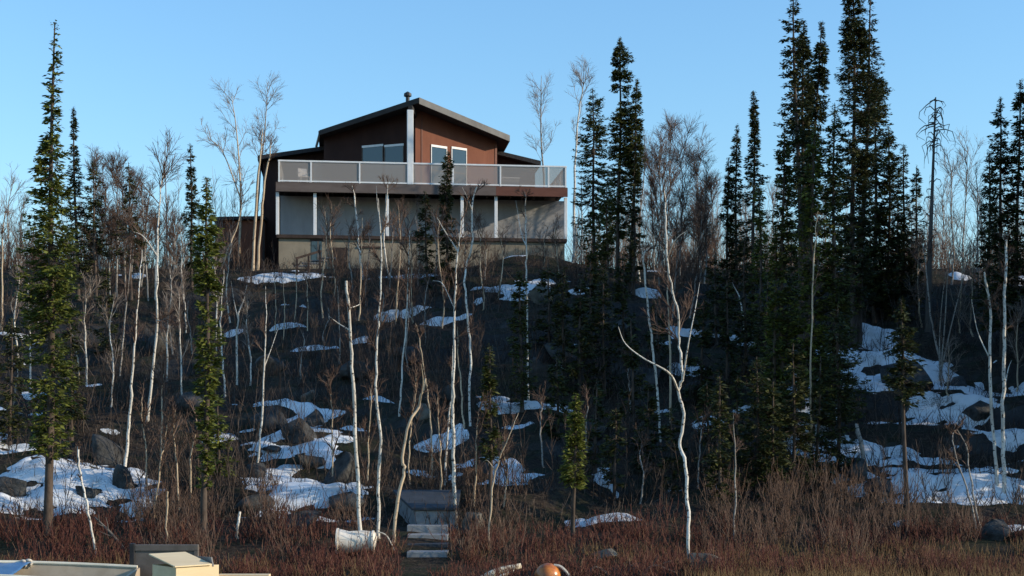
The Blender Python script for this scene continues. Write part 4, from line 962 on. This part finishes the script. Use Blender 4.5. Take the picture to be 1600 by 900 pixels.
MB().hexa([(1.05, -.65, .12), (1.09, -.65, .12), (1.09, .46, .12), (1.05, .46, .12), (1.05, -.65, .72), (1.09, -.65, .72), (1.09, .46, .83), (1.05, .46, .83)]).build('transom', 'boat_tan', bt)
for g_ in (gun, gunb):
    MB().tube([np.array(q) + [0, 0, .01] for q in resample(g_, 16)], [.028] * 16, 8).build('gunwale', 'boat_trim', bt)
MB().box(-.1, .15, -.55, .4, .50, .54).build('seat_bench', 'boat_inside', bt)
MB().box(.6, .85, -.55, .4, .5, .54).build('seat_bench', 'boat_inside', bt)
tp_ = empty('blue_tarp', (gp(-5, 0)[0], GD - .1, z0 + .93)); tag(tp_, 'blue tarp lying over the bow of the skiff at the lower left edge', 'tarp')
xs = np.linspace(-1.1, .38, 22); ys = np.linspace(-.42, .75, 14); TX, TY = np.meshgrid(xs, ys)
TZ_ = .0 + .05 * fbm(TX * 3, TY * 3, 3) - np.clip(.48 - TY, 0, 1) * .13 - np.clip(TY - .55, 0, 1) * 1.6
idx = np.arange(TX.size).reshape(TX.shape); Q = np.stack([idx[:-1, :-1], idx[:-1, 1:], idx[1:, 1:], idx[1:, :-1]], -1).reshape(-1, 4)
sheet = link('sheet', mesh_np('sheet', np.stack([TX, TY, TZ_], -1).reshape(-1, 3), [Q]), 'boat_blue', tp_, True)
sm = sheet.modifiers.new('thick', 'SOLIDIFY'); sm.thickness = .012
MB().tube([(xs[0], -.43, .0 - .5), (xs[-1], -.43, -.5)], [.012, .012], 6).build('hem', 'boat_trim', tp_)
cl = empty('rope_coil', gp(40, 884, GD + .42) + np.array([0, 0, 0])); tag(cl, 'small white rope knot on the gunwale of the skiff', 'rope')
for k, (dx, dz) in enumerate([(-.035, .03), (.04, .04), (0, .005)]):
    th = np.linspace(0, 6.28, 18); MB().tube([(dx + .045 * math.cos(t), .02 * math.sin(3 * t) + .02 * k, dz + .05 * math.sin(t)) for t in th], [.022] * 18, 6, cap=False).build('loop', 'rope', cl, smooth=True)

# grey metal panel with black edge post
pz = float(ground(gp(255, 0)[0], GD + .6)); d2 = GD + .6
x0, x1 = at(203, 0, d2)[0], at(310, 0, d2)[0]; zt = at(0, 851, d2)[2]
pn = empty('metal_panel', ((x0 + x1) / 2, d2, pz)); tag(pn, 'grey framed metal panel with a black left post behind the open wooden box', 'panel')
hw = (x1 - x0) / 2; zt -= pz
MB().box(-hw + .08, hw - .07, .0, .03, .05, zt - .1).build('sheet', 'metal_grey', pn)
MB().box(-hw + .08, hw, -.02, .05, zt - .099, zt).build('top_bar', 'metal_grey', pn, .008)
MB().box(hw - .069, hw, -.02, .05, 0, zt - .101).build('side_bar', 'metal_grey', pn, .008)
MB().box(-hw, -hw + .079, -.04, .06, 0, zt + .02).build('post', 'metal_black', pn, .01)
MB().box(-hw + .081, hw - .071, -.02, -.001, zt * .5, zt * .5 + .05).build('middle_bar', 'metal_grey', pn)

# plywood box standing corner-on, lid ajar
p = gp(290, 0, GD - .3); pz = float(ground(p[0], GD - .3)); bxo = empty('plywood_box', (p[0], GD - .3, pz), math.radians(42))
tag(bxo, 'pale sunlit plywood box with tilted lid at the bottom left', 'box')
h = gp(0, 882, GD - .3)[2] - pz
MB().box(-.36, .36, -.36, -.34, 0, h).build('front_board', 'plywood', bxo, .004)
MB().box(-.36, .36, .34, .36, 0, h).build('back_board', 'plywood', bxo, .004)
MB().box(-.36, -.341, -.338, .338, 0, h - .005).build('side_board', 'plywood', bxo, .004)
MB().box(.341, .36, -.338, .338, 0, h - .005).build('side_board', 'plywood', bxo, .004)
MB().hexa([(-.40, -.40, h + .002), (.22, -.40, h + .002), (.22, .40, h + .14), (-.40, .40, h + .14), (-.40, -.40, h + .022), (.22, -.40, h + .022), (.22, .40, h + .16), (-.40, .40, h + .16)]).build('lid', 'plywood', bxo, .004)
MB().hexa([(.25, -.37, h - .02), (.27, -.37, h - .02), (.45, .37, h - .06), (.43, .37, h - .06), (.22, -.37, h + .12), (.24, -.37, h + .12), (.42, .37, h + .08), (.40, .37, h + .08)]).build('side_flap', 'wood_grey', bxo)
bd_ = empty('plank', (gp(385, 0)[0], GD, float(ground(gp(385, 0)[0], GD)))); tag(bd_, 'yellow timber plank lying beside the plywood box', 'plank')
pl = gp(385, 897)[2] - float(ground(gp(385, 0)[0], GD))
MB().box(-.42, .36, -.08, .08, pl - .06, pl).build('board', 'plywood', bd_, .006)
for s_ in (-.35, .3): MB().box(s_ - .05, s_ + .05, -.06, .06, -.02, pl - .061).build('block', 'wood_grey', bd_)

# pale split pole, orange float, grey branches
p = hit(775, 902); dp = empty('driftwood_pole', p); tag(dp, 'pale barkless driftwood pole poking up at the bottom centre', 'driftwood')
q0, q1 = at(738, 905, p[1]) - p, at(814, 884, p[1] + .2) - p
MB().tube(list(resample([q0 + [0, 0, -.1], q0 * .5 + q1 * .5 + [0, 0, .02], q1], 10)), list(np.linspace(.085, .055, 10)), 9).build('stem', 'pale_wood', dp, smooth=True)
MB().tube(list(resample([q0 + [.1, -.1, -.14], q0 * .5 + q1 * .5 + [.06, -.1, -.08], q1 + [-.14, -.08, -.1]], 8)), list(np.linspace(.05, .03, 8)), 7).build('splinter', 'pale_wood', dp, smooth=True)
p = hit(858, 908, 20); fb = empty('float_buoy', at(856, 900, p[1])); tag(fb, 'round orange float lying at the bottom centre edge', 'buoy')
th = np.linspace(.05, math.pi - .05, 14)
MB().tube([(0, 0, -.26 * math.cos(t)) for t in th], [.27 * math.sin(t) for t in th], 20).build('ball', 'buoy_orange', fb, smooth=True)
MB().tube(list(resample([(.12, -.05, .22), (.24, -.06, .2), (.34, -.08, .12), (.42, -.08, .02)], 8)), [.03] * 8, 6).build('rope', 'rope', fb)
for lab, a, b_, c in [('curved grey branch lying at the bottom right of the orange float', (915, 905), (930, 886), (955, 902)), ('arched bare grey branch at the bottom left of the mossy boulder', (1000, 905), (1022, 884), (1058, 896)), ('forked grey branch rising from the bottom near the arched one', (985, 908), (983, 896), (986, 882)), ('pale leaning branch in the lower left brush by the panel', (196, 862), (175, 835), (148, 808))]:
    p = hit(a[0], min(a[1], 899)); o = empty('fallen_branch', p); tag(o, lab, 'branch')
    P = [at(*q, p[1]) - p for q in (a, b_, c)]
    T = resample(P, 10); MB().tube(list(T), list(np.linspace(.045, .02, 10)), 6).build('stem', 'snag_wood', o, smooth=True)
    v, q = tubes(grow(T[None], None, 6, .2, .95, .8, .35, 3, .02, np.random.RandomState(3)), np.tile([.014, .01, .006], (6, 1)), 4)
    link('twigs', mesh_np('twigs', v, [q]), 'snag_wood', o)

# ------------------------------------------------------------------ brush
def brush(name, label, cat, mat, pts, h, stems, rng, spread=.45, twigs=3, r0=.0075, sub=.35):
    n = len(pts); K = n * stems
    b0 = np.repeat(pts, stems, 0) + np.concatenate([rng.randn(K, 2) * .14, np.zeros((K, 1))], 1)
    b0[:, 2] = ground(b0[:, 0], b0[:, 1]) - .03
    hh = np.repeat(h, stems) * (.45 + .65 * rng.rand(K))
    D = norm(np.stack([rng.randn(K) * spread, rng.randn(K) * spread, np.ones(K)], -1))
    mid = b0 + D * (hh * .5)[:, None]; top = mid + norm(D + np.array([0, 0, .35]) + rng.randn(K, 3) * .12) * (hh * .5)[:, None]
    P = np.stack([b0, mid, top], 1)
    parts = []
    v, q = tubes(P, np.tile([r0, r0 * .75, r0 * .4], (K, 1)), 3); parts.append((v, [q]))
    if twigs:
        A = grow(P, None, twigs, .3, .98, .5, float(np.mean(h)) * sub, 2, .08, rng)
        v, q = tubes(A, np.tile([r0 * .55, r0 * .3], (len(A), 1)), 3); parts.append((v, [q]))
    V, Fs = join(parts)
    o = link(name, mesh_np(name, V, Fs), mat); tag(o, label, cat, kind='stuff'); return o
rng = np.random.RandomState(77)
def scatter(n, y0, y1, xl=.40, keep=None):
    y = y0 + (y1 - y0) * rng.rand(n); x = (rng.rand(n) * 2 - 1) * xl * y
    P = np.stack([x, y, ground(x, y)], -1)
    if keep is not None: P = P[keep(P)]
    return P
not_steps = lambda P: ~((np.abs(P[:, 0] + 1.95) < .46) & (P[:, 1] > 26) & (P[:, 1] < 36.5))
Pr = scatter(1500, 28.5, 34.2, .39, lambda P: not_steps(P) & (fbm(P[:, 0] / 1.6, P[:, 1] / 1.2, 31) > -.22))
brush('willow_brush', 'red-brown leafless willow brush along the foot of the hill', 'brush', 'twig_red', Pr, .27 + .40 * rng.rand(len(Pr)) + .42 * fbm(Pr[:, 0] / 1.7, Pr[:, 1] / 2, 4), 9, rng, twigs=4)
pxs = lambda P: 800 + P[:, 0] / P[:, 1] * F
tall = lambda P: np.maximum.reduce([np.exp(-((pxs(P) - c) / w) ** 2) for c, w in ((1300, 100), (740, 45), (275, 70), (1160, 60), (560, 30), (420, 30))])
Pb = scatter(560, 31, 37.5, .39, lambda P: not_steps(P) & (tall(P) + .6 * fbm(P[:, 0] / 2.5, P[:, 1] / 2, 36) > .35))
brush('alder_brush', 'taller brown leafless shrubs at the edge of the slope', 'brush', 'twig_brown', Pb, .65 + .6 * rng.rand(len(Pb)), 8, rng, .3, 4, .0085)
Pu = scatter(5000, 34, 68.3, .40, lambda P: ((~snowy(P[:, 0], P[:, 1])) | (rng.rand(len(P)) < .22)) & (fbm(P[:, 0] / 3, P[:, 1] / 3, 51) > -.35))
brush('undergrowth', 'dark low twiggy undergrowth covering the shaded slope', 'undergrowth', 'twig_dark', Pu, .35 + .45 * rng.rand(len(Pu)) + .5 * np.clip(fbm(Pu[:, 0] / 2, Pu[:, 1] / 2, 53), 0, 1), 4, rng, .55, 2, .010)
Pk = scatter(900, 36, 66, .40, lambda P: ~snowy(P[:, 0], P[:, 1]) & (fbm(P[:, 0] / 3.5, P[:, 1] / 3.5, 57) > -.1))
brush('sapling_tangle', 'tangle of dark leafless saplings filling the shaded slope', 'brush', 'twig_dark', Pk, 1.1 + 1.2 * rng.rand(len(Pk)), 3, rng, .22, 7, .011)
pxs = lambda P: 800 + P[:, 0] / P[:, 1] * F
clear = lambda P: ~((pxs(P) > 725) & (pxs(P) < 1070) & (P[:, 1] < 31)) & ~((pxs(P) < 430) & (P[:, 1] < 26))
Pg = scatter(2200, 24, 32, .40, lambda P: not_steps(P) & clear(P) & (fbm(P[:, 0] / 2, P[:, 1] / 2, 61) > .25 - 1.2 * sstep(900, 1250, pxs(P))))
brush('dry_grass', 'tan dead grass along the bottom of the view', 'grass', 'dry_grass', Pg, .28 + .25 * rng.rand(len(Pg)), 12, rng, .4, 0, .006)

# brown leafless scrub: on the slope under the deck, and along the crest behind
Pm = scatter(700, 45, 65, .40, lambda P: ~snowy(P[:, 0], P[:, 1]) & (np.abs(pxs(P) - 650) < 130) & (fbm(P[:, 0] / 3, P[:, 1] / 3, 81) > -.2))
brush('slope_scrub', 'brown leafless scrub on the slope below the middle of the deck', 'brush', 'twig_brown', Pm, 1.1 + .9 * rng.rand(len(Pm)), 5, rng, .25, 5, .009)
Pc = scatter(1500, 66, 84, .42, lambda P: (np.abs(pxs(P) - 640) > 262) & (fbm(P[:, 0] / 4, P[:, 1] / 4, 86) > -.35))
brush('crest_scrub', 'brown leafless scrub along the crest beside the house', 'brush', 'twig_brown', Pc, 1.2 + 1.5 * rng.rand(len(Pc)), 5, rng, .25, 5, .014)
Ph = scatter(800, 69, 92, .42, lambda P: (np.abs(pxs(P) - 640) > 262) & (vnoise(P[:, 0] / 2.6, P[:, 1] / 9, 91) > -.25 + .5 * sstep(1130, 1180, pxs(P)) - .5 * sstep(1420, 1450, pxs(P))))
brush('far_birch_wood', 'hazy grey-brown leafless birch wood on the plateau behind the crest', 'wood', 'twig_pale', Ph, 3.2 + 2.6 * rng.rand(len(Ph)) + 1.2 * vnoise(Ph[:, 0] / 3, Ph[:, 1] / 8, 93), 3, rng, .16, 22, .013, .22)
